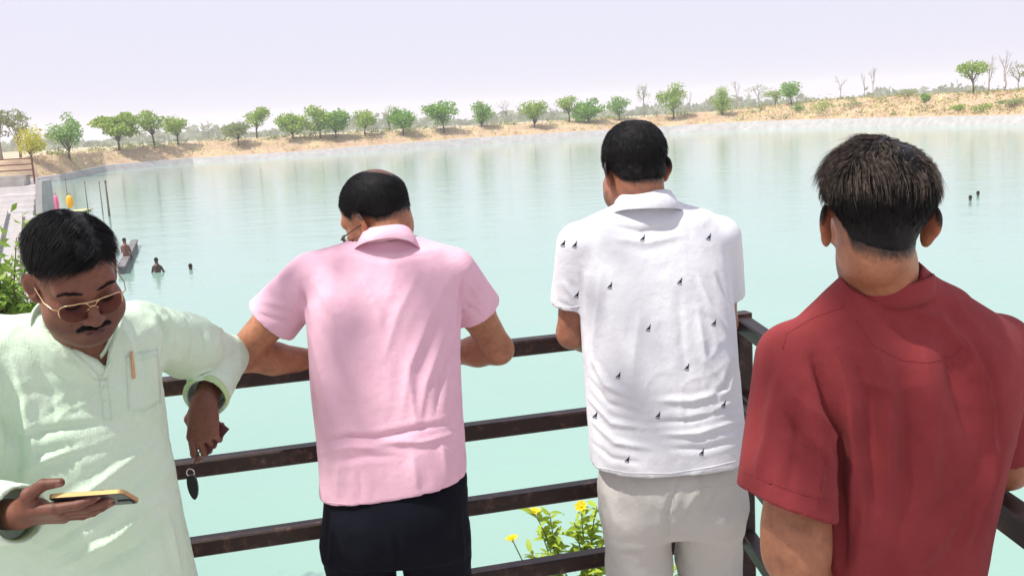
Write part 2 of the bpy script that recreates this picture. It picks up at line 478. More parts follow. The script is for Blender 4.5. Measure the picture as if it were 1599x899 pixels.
left_part = [manual(-3.4, 4.2, -.9, -.5, -1.8, -.55), manual(-3.2, 7.5, -1, -.2, -1.05, -.6), manual(-3.6, 10.5, -1, -.2, -1.1, -.6), manual(-8, 17, -1, -.3, -2.3, -.8), manual(-13.5, 31, -1, -.35, -2.6, -.9),
             manual(-28.5, 63, -1, -.3, -2.6, -.9), manual(-42, 92, -1, -.25, -2.5, -.9)]
# the stretch behind the stepped terrace keeps low so that the bank beyond shows
far_part = [[tuple(bank_point(px, o)) for o in prof_off] for px in cols_px]
right_part = [manual(74, 92, 1, .1, -2.4, -.2), manual(78, 55, 1, -.1, -2.4, -.3), manual(66, 22, 1, -.6, -2.4, -.5), manual(38, 6, .4, -1, -2.2, -.6), manual(9.0, 4.2, .2, -1, -1.8, -.6)]
cols_all = left_part + far_part + right_part
nC, nR = len(cols_all), len(prof_off)
V = [p for c in cols_all for p in c]
def strip(r0, r1): return [(c * nR + r, (c + 1) * nR + r, (c + 1) * nR + r + 1, c * nR + r + 1) for c in range(nC - 1) for r in range(r0, r1)]
# bank with fine relief: resample between rows
def sub_strip(r0, r1, k, amp, seed):
    vv = []; ff = []
    cc = np.array(cols_all)[:, r0:r1 + 1]
    # densify columns
    C2 = []
    for c in range(nC - 1):
        for t in np.linspace(0, 1, 5, endpoint=False): C2.append(cc[c] * (1 - t) + cc[c + 1] * t)
    C2.append(cc[-1]); C2 = np.array(C2)
    rows = []
    for r in range(r1 - r0):
        for t in np.linspace(0, 1, k, endpoint=False): rows.append(C2[:, r] * (1 - t) + C2[:, r + 1] * t)
    rows.append(C2[:, -1]); A = np.stack(rows, 1)
    n, mm = A.shape[:2]; P = A.reshape(-1, 3).copy()
    w = np.ones((n, mm)); w[:, 0] = 0; P[:, 2] += (fbm(P * np.array([.35, .35, 0]) + seed, 4) * w.reshape(-1)) * amp
    i = np.arange(n - 1)[:, None] * mm + np.arange(mm - 1)[None]
    return P, np.stack([i, i + mm, i + mm + 1, i + 1], -1).reshape(-1, 4)
lining = mesh_obj('lake_lining', V, strip(0, 2), M['concrete']); tag(lining, kind='structure')
P_, F_ = sub_strip(2, 4, 8, .22, 3.3)
bank = mesh_obj('earth_bank', P_, F_, M['bank'], smooth=True); tag(bank, kind='structure')
# far ground to the horizon
outer = np.array(cols_all)[:, -1]
ov = []; of = []
for c in range(nC):
    p = outer[c]; d = nrm(p[:2] - np.array([10, 60.])); ov += [tuple(p - np.array([0, 0, .05])), (p[0] + d[0] * 120, p[1] + d[1] * 120, -3.0), (p[0] + d[0] * 1050, p[1] + d[1] * 1050, -4.0)]
for c in range(nC - 1):
    a, b = 3 * c, 3 * (c + 1); of += [(a, b, b + 1, a + 1), (a + 1, b + 1, b + 2, a + 2)]
# close the loop behind the camera
a, b = 3 * (nC - 1), 0
of += [(a, b, b + 1, a + 1), (a + 1, b + 1, b + 2, a + 2)]
ground = mesh_obj('ground', ov, of, M['field']); tag(ground, kind='structure')
water = mesh_obj('lake_water', [(-140, 1.0, WATER_Z), (160, 1.0, WATER_Z), (160, 320, WATER_Z), (-140, 320, WATER_Z)], [(0, 1, 2, 3)], M['water']); tag(water, kind='structure')
# lining joints: concrete panels of the far lining show as a thin top kerb
# viewing platform the men stand on, with its retaining wall
pf = MB()
pf.box((1.5, 0.2, -.30), (4.3, 0, 0), (0, 3.3, 0), (0, 0, .12))
platform = pf.build('platform', M['concrete_near']); tag(platform, kind='structure')
pf = MB(); pf.box((2.2, 2.0, -1.95), (5.8, 0, 0), (0, 2.1, 0), (0, 0, 1.3)); pf.box((1.5, -1.5, -.7), (4.2, 0, 0), (0, 1.4, 0), (0, 0, .27))
wall = pf.build('retaining_wall', M['concrete_near']); tag(wall, kind='structure')

# ------------------------------------------------------------------ railing
def paint_material():
    mt, n_, b = mat_base('maroon_paint', .45, .35)
    nz = noise_node(n_, 26, 6, .7); rp = ramp(n_, nz.outputs['Fac'], [(.0, (.012, .005, .004)), (.52, (.022, .009, .007)), (.64, (.07, .032, .022)), (.78, (.26, .17, .12))])
    n_.links.new(rp.outputs[0], b.inputs['Base Color']); add_bump(n_, b, nz.outputs['Fac'], .25, .003)
    return mt
M['paint'] = paint_material()
CORNER = np.array([.745, 3.285]); BDIR = nrm((1.0, .245)); RDIR = nrm((.078, -1.615))
RZ = [.962, .712, .470, .230]
railing = empty('railing', (CORNER[0], CORNER[1], -.18)); tag(railing, 'dark maroon metal corner railing with four square rails around the platform', 'railing')
def gp(c, d, t, z): return np.array([c[0] + d[0] * t, c[1] + d[1] * t, z])
for i, z in enumerate(RZ):
    m1 = MB(); m1.bar(gp(CORNER, BDIR, -3.6, z), gp(CORNER, BDIR, -.027, z), .05, .05, ch=.005); m1.build('rail', M['paint'], railing)
    m1 = MB(); m1.bar(gp(CORNER, RDIR, .027, z - .002), gp(CORNER, RDIR, 3.4, z - .002), .05, .05, ch=.005); m1.build('rail', M['paint'], railing)
for d, ts in ((BDIR, (-1.22, -2.75)), (RDIR, (1.75, 3.1))):
    for t in ts:
        off = .046                                # posts stand behind the rails (lake side)
        nv = np.array([-d[1], d[0]]) if d is BDIR else np.array([-d[1], d[0]])
        c = CORNER + d * t + nv * off
        m1 = MB(); m1.bar((c[0], c[1], -.18), (c[0], c[1], .95), .04, .04, up=(d[0], d[1], 0), ch=.004); m1.build('post', M['paint'], railing)
m1 = MB(); m1.bar((CORNER[0], CORNER[1], -.18), (CORNER[0], CORNER[1], .995), .054, .054, up=(BDIR[0], BDIR[1], 0), ch=.005); m1.build('post', M['paint'], railing)

# ------------------------------------------------------------------ foliage builders
LEAF = np.array([(-.5, 0, 0), (-.18, .32, .06), (.5, 0, 0), (-.18, -.32, .06)])
def leaves_mesh(C, size, rng, flat=.0, shape=LEAF):
    """one quad leaf at every centre in C"""
    n = len(C); a = rng.normal(size=(n, 3)); a[:, 2] *= (1 - flat) ; a /= np.linalg.norm(a, axis=1, keepdims=True)
    b = rng.normal(size=(n, 3)); b -= (a * b).sum(1, keepdims=True) * a; b /= np.linalg.norm(b, axis=1, keepdims=True)
    c = np.cross(a, b); s = (size * rng.uniform(.65, 1.35, n))[:, None, None]
    Vv = C[:, None] + s * (shape[None, :, 0:1] * a[:, None] + shape[None, :, 1:2] * b[:, None] + shape[None, :, 2:3] * c[:, None])
    return Vv.reshape(-1, 3), np.arange(4 * n).reshape(n, 4)
def crown_points(n, w, h, zc, rng, clumps=14, spread=.26, flat_bottom=.78, cone=0.0):
    """uneven crown: clump centres on and in an ellipsoid, leaves scattered round each"""
    cs = []
    while len(cs) < clumps:
        p = rng.normal(size=3); p /= np.linalg.norm(p); p *= rng.uniform(.35, .82)
        if p[2] < -flat_bottom: continue
        k = 1 - cone * (p[2] + .5) * .7
        cs.append((p[0] * w / 2 * k, p[1] * w / 2 * k, p[2] * h / 2))
    cs = np.array(cs); r = rng.uniform(.6, 1.25, clumps) * spread
    pick = rng.choice(clumps, n, p=r ** 2 / (r ** 2).sum())
    d = rng.normal(size=(n, 3)); d /= np.linalg.norm(d, axis=1, keepdims=True); d *= rng.uniform(0.25, 1, (n, 1)) ** .5
    P = cs[pick] + d * np.stack([w * r[pick], w * r[pick], h * r[pick] * .8], 1) * rng.uniform(.7, 1.15, (n, 1))
    P[:, 2] += zc
    return P, cs + np.array([0, 0, zc])
def tree(px, top, base_off, wpx, mat, label, name='bank_tree', n=900, trunk_frac=.34, clumps=14, lean=0, cone=0, bark='bark', spread=.29, seed=None, group='trees on the far bank', leaf=.24, cat='tree'):
    rng = np.random.default_rng(int(px * 7 + top) if seed is None else seed)
    g = bank_point(px, base_off); H = row_z(px, top, g[1]) - g[2]; W = wpx / FPX * g[1] * 1.12
    t = empty(name, g); tag(t, label, cat, group)
    trunk_frac *= .72; hc = H * (1 - trunk_frac) ; zc = H - hc / 2
    tr = MB(); tw = max(.07, H * .024)
    top_p = np.array([lean * H, 0, zc])
    tr.tube([(0, 0, -.4), (lean * H * .2 + rng.normal() * .04, 0, H * trunk_frac * .6), (lean * H * .6, rng.normal() * .05, H * trunk_frac * 1.05), top_p], [tw * 1.5, tw, tw * .75, tw * .3], 7)
    P, cs = crown_points(int(n * 2.0), W, hc * 1.02, zc, rng, clumps, spread, cone=cone); P[:, 0] += lean * H; cs = cs + np.array([lean * H, 0, 0])
    for c in cs:
        a = np.array([lean * H * .5, 0, H * trunk_frac * rng.uniform(.75, 1.2)]); mid = (a + c) / 2 + rng.normal(size=3) * .1
        tr.tube([a, mid, c], [tw * .5, tw * .33, tw * .12], 5)
    mesh_obj('trunk', tr.v, tr.f, M[bark], t, True)
    Vv, Ff = leaves_mesh(P, leaf * W / 3.6, rng); mesh_obj('crown', Vv, Ff, M[mat], t)
    return t
def branchy(rng, H, spread=.35, levels=3, up=.75, r0=None):
    """bare branch skeleton as tubes"""
    mb = MB(); r0 = r0 or H * .018
    def grow(p, d, L, r, lv):
        mid = p + d * L * .5 + rng.normal(size=3) * L * .05; q = p + d * L
        mb.tube([p, mid, q], [r, r * .8, r * .55], 5 if lv else 6)
        if lv >= levels: return
        for _ in range(rng.integers(3, 5)):
            nd = nrm(d * up + rng.normal(size=3) * spread + np.array([0, 0, .15])); s = rng.uniform(.55, 1.0)
            grow(p + d * L * s, nd, L * rng.uniform(.45, .7), r * .5, lv + 1)
    grow(np.array([0, 0, -.3]), np.array([0, 0, 1.0]), H * .45, r0, 0)
    return mb
def bare_tree(px, top, off, label, spread=.35, seed=0, leaves=0, wpx=26, mat='leaf_pale', up=.75):
    rng = np.random.default_rng(seed + int(px)); g = bank_point(px, off); H = row_z(px, top, g[1]) - g[2]
    t = empty('bare_tree', g); tag(t, label, 'tree', 'trees on the far bank')
    mb = branchy(rng, H, spread, 3, up); zs = max(v[2] for v in mb.v); mb.v = [(v[0], v[1], v[2] * H / zs) for v in mb.v]
    mesh_obj('trunk', mb.v, mb.f, M['pale_bark'], t, True)
    if leaves:
        W = wpx / FPX * g[1]; P, cs = crown_points(leaves, W, H * .65, H * .66, rng, 16, .2); Vv, Ff = leaves_mesh(P, .2, rng); mesh_obj('crown', Vv, Ff, M[mat], t)
    return t
def shrub(px, top, off, wpx, mat, label, n=350, seed=1, leaf=.22):
    rng = np.random.default_rng(seed + int(px)); g = bank_point(px, off); H = max(.35, row_z(px, top, g[1]) - g[2]); W = wpx / FPX * g[1]
    t = empty('shrub', g); tag(t, label, 'shrub', 'shrubs on the far bank')
    P, cs = crown_points(n, W, H * 1.1, H * .5, rng, 9, .3, .9); P[:, 2] = np.maximum(P[:, 2], 0.02)
    mb = MB()
    for c in cs: mb.tube([(c[0] * .2, c[1] * .2, -.2), c * np.array([.6, .6, .5]), c], [.04, .03, .012], 5)
    mesh_obj('stem', mb.v, mb.f, M['bark'], t, True)
    Vv, Ff = leaves_mesh(P, leaf, rng); mesh_obj('foliage', Vv, Ff, M[mat], t)

# trees on the far bank, from left to right
tree(8, 166, 16, 48, 'leaf_pale', 'pale olive tree with thin trunks at the left edge above the far railing', n=700, trunk_frac=.45, bark='pale_bark', clumps=18, spread=.2)
tree(38, 172, 20, 44, 'leaf_pale', 'pale grey-green tree behind the bright yellow tree', n=420, trunk_frac=.4, bark='pale_bark', clumps=18, spread=.17)
tree(54, 196, 6.5, 38, 'leaf_yellow', 'small round bright yellow tree at the left end of the bank', n=900, trunk_frac=.32, spread=.3)
tree(113, 177, 6.5, 44, 'leaf_green', 'dark green tree standing alone right of the yellow tree', n=1000, trunk_frac=.28)
tree(190, 168, 8.5, 74, 'leaf_lime', 'widest yellow-green tree, first of three close together on the left', n=1300, trunk_frac=.36, clumps=20, spread=.2)
tree(245, 169, 8.5, 44, 'leaf_lime', 'yellow-green tree with open crown, middle of three on the left', n=800, trunk_frac=.42, clumps=12, spread=.24, lean=-.04)
tree(282, 176, 8.5, 40, 'leaf_lime', 'yellow-green tree, rightmost of three close together on the left', n=800, trunk_frac=.36)
bare_tree(330, 186, 14, 'faint bare sapling in the gap left of centre, alone against the sky', .3, 3)
tree(375, 191, 6.5, 42, 'leaf_pale', 'low pale green tree just left of a taller slim one', n=800, trunk_frac=.36)
tree(405, 164, 10, 38, 'leaf_lime', 'tall slim tree with a small high crown beside a low pale one', n=750, trunk_frac=.46)
tree(460, 174, 7.5, 48, 'leaf_lime', 'broad green tree left of the touching pair', n=1000, trunk_frac=.26)
tree(503, 165, 8, 44, 'leaf_lime', 'yellow-green left tree of the touching pair', n=1000, trunk_frac=.28)
tree(527, 166, 6.8, 46, 'leaf_green', 'greener right tree of the touching pair', n=1000, trunk_frac=.26)
tree(572, 169, 7.5, 38, 'leaf_lime', 'small round tree above the head of the man in pink', n=800, trunk_frac=.36)
tree(610, 163, 14, 20, 'leaf_pale', 'thin pale sapling tucked left of a dark round tree', n=260, trunk_frac=.4, clumps=8)
tree(632, 161, 6.8, 44, 'leaf_green', 'dark round tree right of the head of the man in pink', n=1100, trunk_frac=.3)
tree(695, 157, 6.5, 46, 'leaf_green', 'wide dark green tree with a forked trunk mid-bank', n=1100, trunk_frac=.38)
tree(754, 153, 7.8, 36, 'leaf_green', 'cone-shaped tree with a yellowish tip', n=950, trunk_frac=.12, cone=.8)
bare_tree(793, 153, 12, 'grey leafless tree right of the cone-shaped tree', .42, 5, up=.65)
tree(836, 153, 6.3, 38, 'leaf_lime', 'upright green tree with foliage nearly to the ground', n=950, trunk_frac=.16)
tree(890, 147, 9, 30, 'leaf_lime', 'tall thin-trunked tree left of the head of the man in white', n=650, trunk_frac=.42)
tree(921, 151, 7.6, 46, 'leaf_green', 'wide rounded green tree touching a taller slim neighbour', n=1100, trunk_frac=.18)
tree(968, 149, 8, 32, 'leaf_green', 'narrow green tree directly above the head of the man in white', n=750, trunk_frac=.25)
bare_tree(1007, 129, 9, 'tall sparse tree with few pale leaves behind the head of the man in white', .3, 7, leaves=260, wpx=34)
tree(1052, 134, 6.4, 38, 'leaf_lime', 'green tree with bare stem right of the head of the man in white', n=950, trunk_frac=.36)
bare_tree(1077, 140, 12, 'thin leafless sapling beside the bare-stemmed green tree', .25, 2)
tree(1128, 133, 6.3, 30, 'leaf_lime', 'tall narrow yellow-green tree leafy down to the ground', n=950, trunk_frac=.06, clumps=16)
bare_tree(1151, 124, 12, 'leafless tree just right of the narrow yellow-green one', .3, 4)
bare_tree(1186, 128, 9, 'thin-crowned pale tree with drooping sparse leaves', .4, 9, leaves=420, wpx=54)
tree(1212, 140, 10, 26, 'leaf_lime', 'small pale tree between the sparse tree and the dark one', n=420, trunk_frac=.4)
tree(1235, 122, 8.5, 34, 'leaf_green', 'small dark-crowned tree where the bank begins to rise', n=750, trunk_frac=.36)
bare_tree(1313, 117, 11, 'spreading leafless tree on the crest of the right bank', .5, 3, up=.6)
bare_tree(1350, 112, 12, 'slim leafless pole tree, left of a pair on the right bank', .18, 6)
bare_tree(1363, 104, 12, 'taller slim leafless tree, right of a pair on the right bank', .18, 8)
tree(1519, 94, 9, 42, 'leaf_lime', 'green tree with a one-sided crown near the right edge', n=600, trunk_frac=.45, clumps=11, lean=-.05)
bare_tree(1543, 86, 10, 'leafless tree beside the green tree near the right edge', .25, 5, leaves=60, wpx=20)
bare_tree(1566, 74, 10, 'tallest leafless tree near the right edge', .22, 2)
bare_tree(1590, 92, 10, 'sparse pale tree at the right edge of the bank', .35, 6, leaves=260, wpx=30)
shrub(1243, 160, 6, 22, 'leaf_green', 'dark green shrub below the small dark-crowned tree', seed=1)
shrub(1283, 158, 5, 60, 'leaf_lime', 'wide yellow-green shrub right of the dark shrub', 500, 2)
shrub(1443, 145, 7, 18, 'leaf_green', 'round dark green shrub alone on the rising bank', seed=3)
shrub(1499, 163, 4.2, 34, 'leaf_lime', 'green shrub low on the right bank near the water', seed=4)
shrub(1535, 160, 4.2, 36, 'leaf_lime', 'bushy shrub low on the right bank, second from the edge', seed=5)
shrub(1578, 155, 5, 40, 'leaf_pale', 'pale shrub low at the right edge of the bank', seed=6)
shrub(1335, 158, 6, 40, 'leaf_pale', 'pale yellowish shrub below the spreading leafless tree', seed=7)
shrub(1415, 140, 9.5, 40, 'leaf_pale', 'low pale shrub on the crest of the right bank', seed=8)
# dry grass tufts along the bank, too many to count
gp_ = []
rg = np.random.default_rng(5)
for _ in range(9000):
    px = rg.uniform(60, 1599); wgt = .3 + .7 * (px > 1150)
    if rg.random() > wgt: continue
    gp_.append(bank_point(px, rg.uniform(2.8, 11)) + np.array([0, 0, .12]))
gp_ = np.array(gp_); gV, gF = leaves_mesh(gp_, .5, rg, shape=np.array([(-.5, .05, 0), (.5, .12, 0), (.5, -.12, 0), (-.5, -.05, 0)]))
grass = mesh_obj('dry_grass', gV, gF, M['dry_grass']); tag(grass, 'dry yellow grass scattered over the far bank', 'grass', kind='stuff')
rg = np.random.default_rng(15); sp_ = []
for _ in range(150):
    px = rg.uniform(70, 1599); c = bank_point(px, rg.uniform(8.5, 16) if px < 1150 else rg.uniform(3, 12)); n = int(rg.integers(14, 46)); s_ = rg.uniform(.25, .7)
    sp_.append(c + np.abs(rg.normal(size=(n, 3))) * np.array([0, 0, s_ * .8]) + rg.normal(size=(n, 3)) * np.array([s_ * 1.3, s_, 0]))
sV, sF = leaves_mesh(np.concatenate(sp_), .32, rg); scrub = mesh_obj('scrub', sV, sF, M['leaf_pale']); tag(scrub, 'low pale green scrub scattered along the far bank', 'scrub', kind='stuff')
# hazy line of woods beyond the bank
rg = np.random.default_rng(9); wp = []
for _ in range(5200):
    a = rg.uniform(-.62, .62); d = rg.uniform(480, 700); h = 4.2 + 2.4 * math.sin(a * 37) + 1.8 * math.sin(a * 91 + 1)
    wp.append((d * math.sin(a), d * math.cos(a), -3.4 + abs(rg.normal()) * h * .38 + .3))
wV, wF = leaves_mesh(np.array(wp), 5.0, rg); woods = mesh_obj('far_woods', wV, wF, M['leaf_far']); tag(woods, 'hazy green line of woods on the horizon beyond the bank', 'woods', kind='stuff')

# ------------------------------------------------------------------ left shore: steps, terrace, railing, poles
A0, B0 = np.array([-12.0, 28.0]), np.array([-27.6, 62.0]); sd = nrm(B0 - A0); inl = np.array([-sd[1], sd[0]])
ghat = empty('lake_steps', (A0[0], A0[1], WATER_Z)); tag(ghat, 'long flight of pale stone steps descending to the water at left', 'steps')
for k in range(8):
    a, b = A0 + inl * (.75 * k), B0 + inl * (.75 * k)
    zt = WATER_Z + .12 + .24 * k
    c0 = (a + b) / 2 + inl * (.375 if k < 7 else .8)
    m1 = MB(); m1.box((c0[0], c0[1], zt - .6), (*(sd * np.linalg.norm(b - a) / 2), 0), (*(inl * (.377 if k < 7 else .8)), 0), (0, 0, .6)); m1.build('step', M['step'], ghat)
TB = on_plane(70, 342, WATER_Z)
ter = empty('terrace', (TB[0], TB[1], WATER_Z)); tag(ter, 'whitewashed stepped terrace block at the water edge at left', 'terrace')
TX, TY = TB[0], TB[1]
zt = row_z(40, 290, TY)
m1 = MB(); m1.box((TX - 6.2, TY + .5, (WATER_Z - .6 + zt) / 2), (6, 0, 0), (0, .5, 0), (0, 0, (zt - WATER_Z + .6) / 2)); m1.build('wall', M['whitewash'], ter)
for k in range(5):
    z0 = WATER_Z + .15 + k * .32
    m1 = MB(); m1.box((TX - 6.2, TY - .12 - .1 * (4 - k), z0), (5.9, 0, 0), (0, .12 + .1 * (4 - k), 0), (0, 0, .155)); m1.build('step', M['whitewash'], ter)
for k in range(2):
    m1 = MB(); m1.box((TX - 6.6, TY + .5 + .15 * k, zt + .17 + .3 * k), (5.6, 0, 0), (0, .45 - .15 * k, 0), (0, 0, .148)); m1.build('step', M['step'], ter)
m1 = MB()   # sloping end wall
m1.add([(TX - .15, TY - 1.0, WATER_Z - .5), (TX + .25, TY - 1.0, WATER_Z - .5), (TX + .25, TY + 1.05, WATER_Z - .5), (TX - .15, TY + 1.05, WATER_Z - .5),
        (TX - .15, TY - .3, zt + .25), (TX + .25, TY - .3, zt + .25), (TX + .25, TY + 1.05, zt + .25), (TX - .15, TY + 1.05, zt + .25)],
       [(0, 3, 2, 1), (4, 5, 6, 7), (0, 1, 5, 4), (1, 2, 6, 5), (2, 3, 7, 6), (3, 0, 4, 7)]); m1.build('end_wall', M['concrete'], ter)
M['rust'] = simple('rust_paint', (.16, .06, .04), .7, .3, .3, 8)
fr = empty('far_railing', (TX - 1, TY + .76, zt)); tag(fr, 'distant brown metal railing on the terrace at the left edge', 'railing')
zb_ = row_z(40, 281, TY + .76); ztp = row_z(50, 247, TY + .76); xr = at(51, 260, TY + .76)[0]
for k in range(4):
    z = ztp - (ztp - zb_) * .27 * k; m1 = MB(); m1.bar((xr - 10, TY + .76, z), (xr - .03, TY + .76, z), .07, .07); m1.build('rail', M['rust'], fr)
for x in (xr, xr - 2.6, xr - 5.2, xr - 7.8):
    m1 = MB(); m1.bar((x, TY + .82 if x != xr else TY + .76, zt), (x, TY + .82 if x != xr else TY + .76, ztp + .06), .09, .09, up=(0, 1, 0)); m1.build('post', M['rust'], fr)
M['pole'] = simple('wet_wood', (.12, .10, .09), .8, .3, .3, 5)
def pole(px, ptop, pbot, r, label, dx=0):
    p = on_plane(px, pbot, WATER_Z); zt_ = row_z(px, ptop, p[1]); o = empty('pole', p); tag(o, label, 'pole', 'poles standing in the water at left')
    m1 = MB(); m1.tube([(dx * .2, 0, -1), (0, 0, 0), (-dx, 0, zt_ - WATER_Z)], [r, r, r * .7], 7); mesh_obj('shaft', m1.v, m1.f, M['pole'], o, True)
    m1 = MB(); m1.tube([(-dx, 0, zt_ - WATER_Z - .02), (-dx, 0, zt_ - WATER_Z + .05)], [r * .95, r * .8], 7); mesh_obj('cap', m1.v, m1.f, M['rust'], o, True)
pole(138, 284, 332, .035, 'thin pole in the water, leftmost of the three bare poles')
pole(161, 284, 336, .035, 'thin pole in the water, middle of the three bare poles')
pole(171, 283, 338, .07, 'thickest dark pole in the water, right of two thin ones')
pole(108, 280, 329, .03, 'short thin pole carrying the yellow float')
def float_thing(px, py0, py1, w, col, name, label, rnd):
    mt = simple(name + '_vinyl', col, .45, .4, .08, 6)
    b = on_plane(px, 330, WATER_Z); D = b[1] - .3; z0, z1 = row_z(px, py1, D), row_z(px, py0, D); cx = at(px, (py0 + py1) / 2, D)[0]
    o = empty(name, (cx, D, z0)); tag(o, label, 'float')
    n = 14; vv = []; ff = []
    for i in range(9):
        t = i / 8; ph = (t - .5) * math.pi; r = (math.cos(ph) ** (rnd)) * w / 2 + .02; z = (z1 - z0) * (t if rnd < .6 else (.5 + .5 * math.sin(ph)))
        for k in range(n): a = 2 * math.pi * k / n; vv.append((r * math.cos(a), r * math.sin(a) * .7, z))
    ff = [(i * n + k, i * n + (k + 1) % n, (i + 1) * n + (k + 1) % n, (i + 1) * n + k) for i in range(8) for k in range(n)] + [tuple(range(n))[::-1], tuple(range(8 * n, 9 * n))]
    mesh_obj('body', vv, ff, mt, o, True)
    m1 = MB(); m1.tube([(w * .2, 0, z1 - z0), (0, 0, z1 - z0 + .09), (-w * .2, 0, z1 - z0)], .025, 6); mesh_obj('handle', m1.v, m1.f, M['pole'], o, True)
float_thing(88, 304, 333, .30, (.85, .16, .32), 'pink_float', 'tall narrow pink float standing by the terrace', .25)
float_thing(109, 304, 326, .48, (.80, .42, .02), 'yellow_float', 'rounded yellow float hanging on a thin pole at left', .5)
rb = on_plane(112, 332, WATER_Z); raft = empty('raft', rb); tag(raft, 'low pale plank raft on the water below the floats', 'raft')
M['raft'] = simple('raft_planks', (.50, .48, .26), .8, .2, .25, 3)
for k in range(7):
    m1 = MB(); m1.box((0, -.9 + .3 * k, .09), (1.0, 0, 0), (0, .138, 0), (0, 0, .04)); mesh_obj('plank', m1.v, m1.f, M['raft'], raft)
for k in (-1, 1):
    m1 = MB(); m1.box((k * .7, 0, -.02), (.12, 0, 0), (0, 1.1, 0), (0, 0, .065)); mesh_obj('beam', m1.v, m1.f, M['pole'], raft)
# low slanting jetty wall with its coping
ja, jb = on_plane(190, 428, WATER_Z), on_plane(211, 384, WATER_Z)
jet = empty('jetty', ja); tag(jet, 'low grey slanting jetty wall in the water right of the dark-haired man', 'jetty')
dj = nrm(jb[:2] - ja[:2]); sj = np.array([-dj[1], dj[0]]); Lj = np.linalg.norm(jb[:2] - ja[:2])
m1 = MB(); m1.box((*(dj * Lj / 2), .0), (*(dj * Lj / 2), 0), (*(sj * .11), 0), (0, 0, .20)); mesh_obj('wall', m1.v, m1.f, M['wet_stone'], jet)
m1 = MB(); m1.box((*(dj * Lj / 2), .24), (*(dj * (Lj / 2 + .05)), 0), (*(sj * .14), 0), (0, 0, .038)); mesh_obj('coping', m1.v, m1.f, M['wet_stone'], jet)

# ------------------------------------------------------------------ bush at the left edge
rg = np.random.default_rng(21)
bb = np.array([-4.62, 9.2, -.85]); bush = empty('bush', bb); tag(bush, 'bright green leafy bush at the left edge behind the man in mint', 'bush')
mb = MB(); P = []
for k in range(60):
    a = rg.uniform(0, 6.28); r_ = rg.uniform(.05, .55); tipp = np.array([r_ * math.cos(a) * 1.1, r_ * math.sin(a), rg.uniform(.5, 1.80)])
    mid = tipp * np.array([.45, .45, .55]) + rg.normal(size=3) * .06; mb.tube([(0.12 * math.cos(a), .12 * math.sin(a), -.7), mid, tipp], [.018, .011, .004], 5)
    for t in np.linspace(.25, 1, 14):
        q = (1 - t) ** 2 * np.array([.1 * math.cos(a), .1 * math.sin(a), -.2]) + 2 * t * (1 - t) * mid + t * t * tipp
        for _ in range(7): P.append(q + rg.normal(size=3) * .075)
mesh_obj('stem', mb.v, mb.f, M['bark'], bush, True)
LEAF8 = np.array([(-.5, 0, 0), (-.1, .2, .07), (.5, 0, 0), (-.1, -.2, .07)])
Vv, Ff = leaves_mesh(np.array(P), .105, rg, .3, LEAF8); mesh_obj('foliage', Vv, Ff, M['leaf_bush'], bush)

# ------------------------------------------------------------------ yellow-flowering plant below the railing
def leaf_data(name, L, W_):
    v = [(0, 0, 0)]; f = []
    n = 5
    for i in range(1, n):
        t = i / n; w = W_ / 2 * math.sin(math.pi * t ** .8); z = .12 * L * math.sin(t * 2.2)
        v += [(t * L, w, z + w * .35), (t * L, 0, z), (t * L, -w, z + w * .35)]
    v.append((L, 0, .02 * L)); e = len(v) - 1
    f += [(0, 2, 1), (0, 3, 2)]
    for i in range(n - 2):
        b = 1 + 3 * i; f += [(b, b + 1, b + 4, b + 3), (b + 1, b + 2, b + 5, b + 4)]
    b = 1 + 3 * (n - 2); f += [(b, b + 1, e), (b + 1, b + 2, e)]
    me = bpy.data.meshes.new(name); me.from_pydata(v, [], f); me.materials.append(M['leaf_plant']); me.polygons.foreach_set('use_smooth', [True] * len(f)); return me
leaf_meshes = [leaf_data('leaf', .060, .020), leaf_data('leaf', .048, .017), leaf_data('leaf', .072, .023)]
M['petal'] = leaf_mat('petal', (.75, .55, .01), (.85, .68, .02), .3)
def petal_mesh():
    mb = MB()
    for k in range(7):
        a = k * 2 * math.pi / 7; d = np.array([math.cos(a), math.sin(a), 0]); s = np.array([-math.sin(a), math.cos(a), 0]); u = np.array([0, 0, 1.])
        mb.add([d * .003, d * .014 + s * .010 + u * .009, d * .027 + s * .007 + u * .012, d * .030 + u * .010, d * .027 - s * .007 + u * .012, d * .014 - s * .010 + u * .009], [(0, 1, 2, 3), (0, 3, 4, 5)])
    mb.tube([(0, 0, -.012), (0, 0, .0), (0, 0, .011)], [.003, .007, .004], 7)
    me = bpy.data.meshes.new('flower'); me.from_pydata(mb.v, [], mb.f); me.materials.append(M['petal']); return me
fl_mesh = petal_mesh()
M['stem'] = simple('green_stem', (.12, .20, .05), .6, .3, .2, 30)
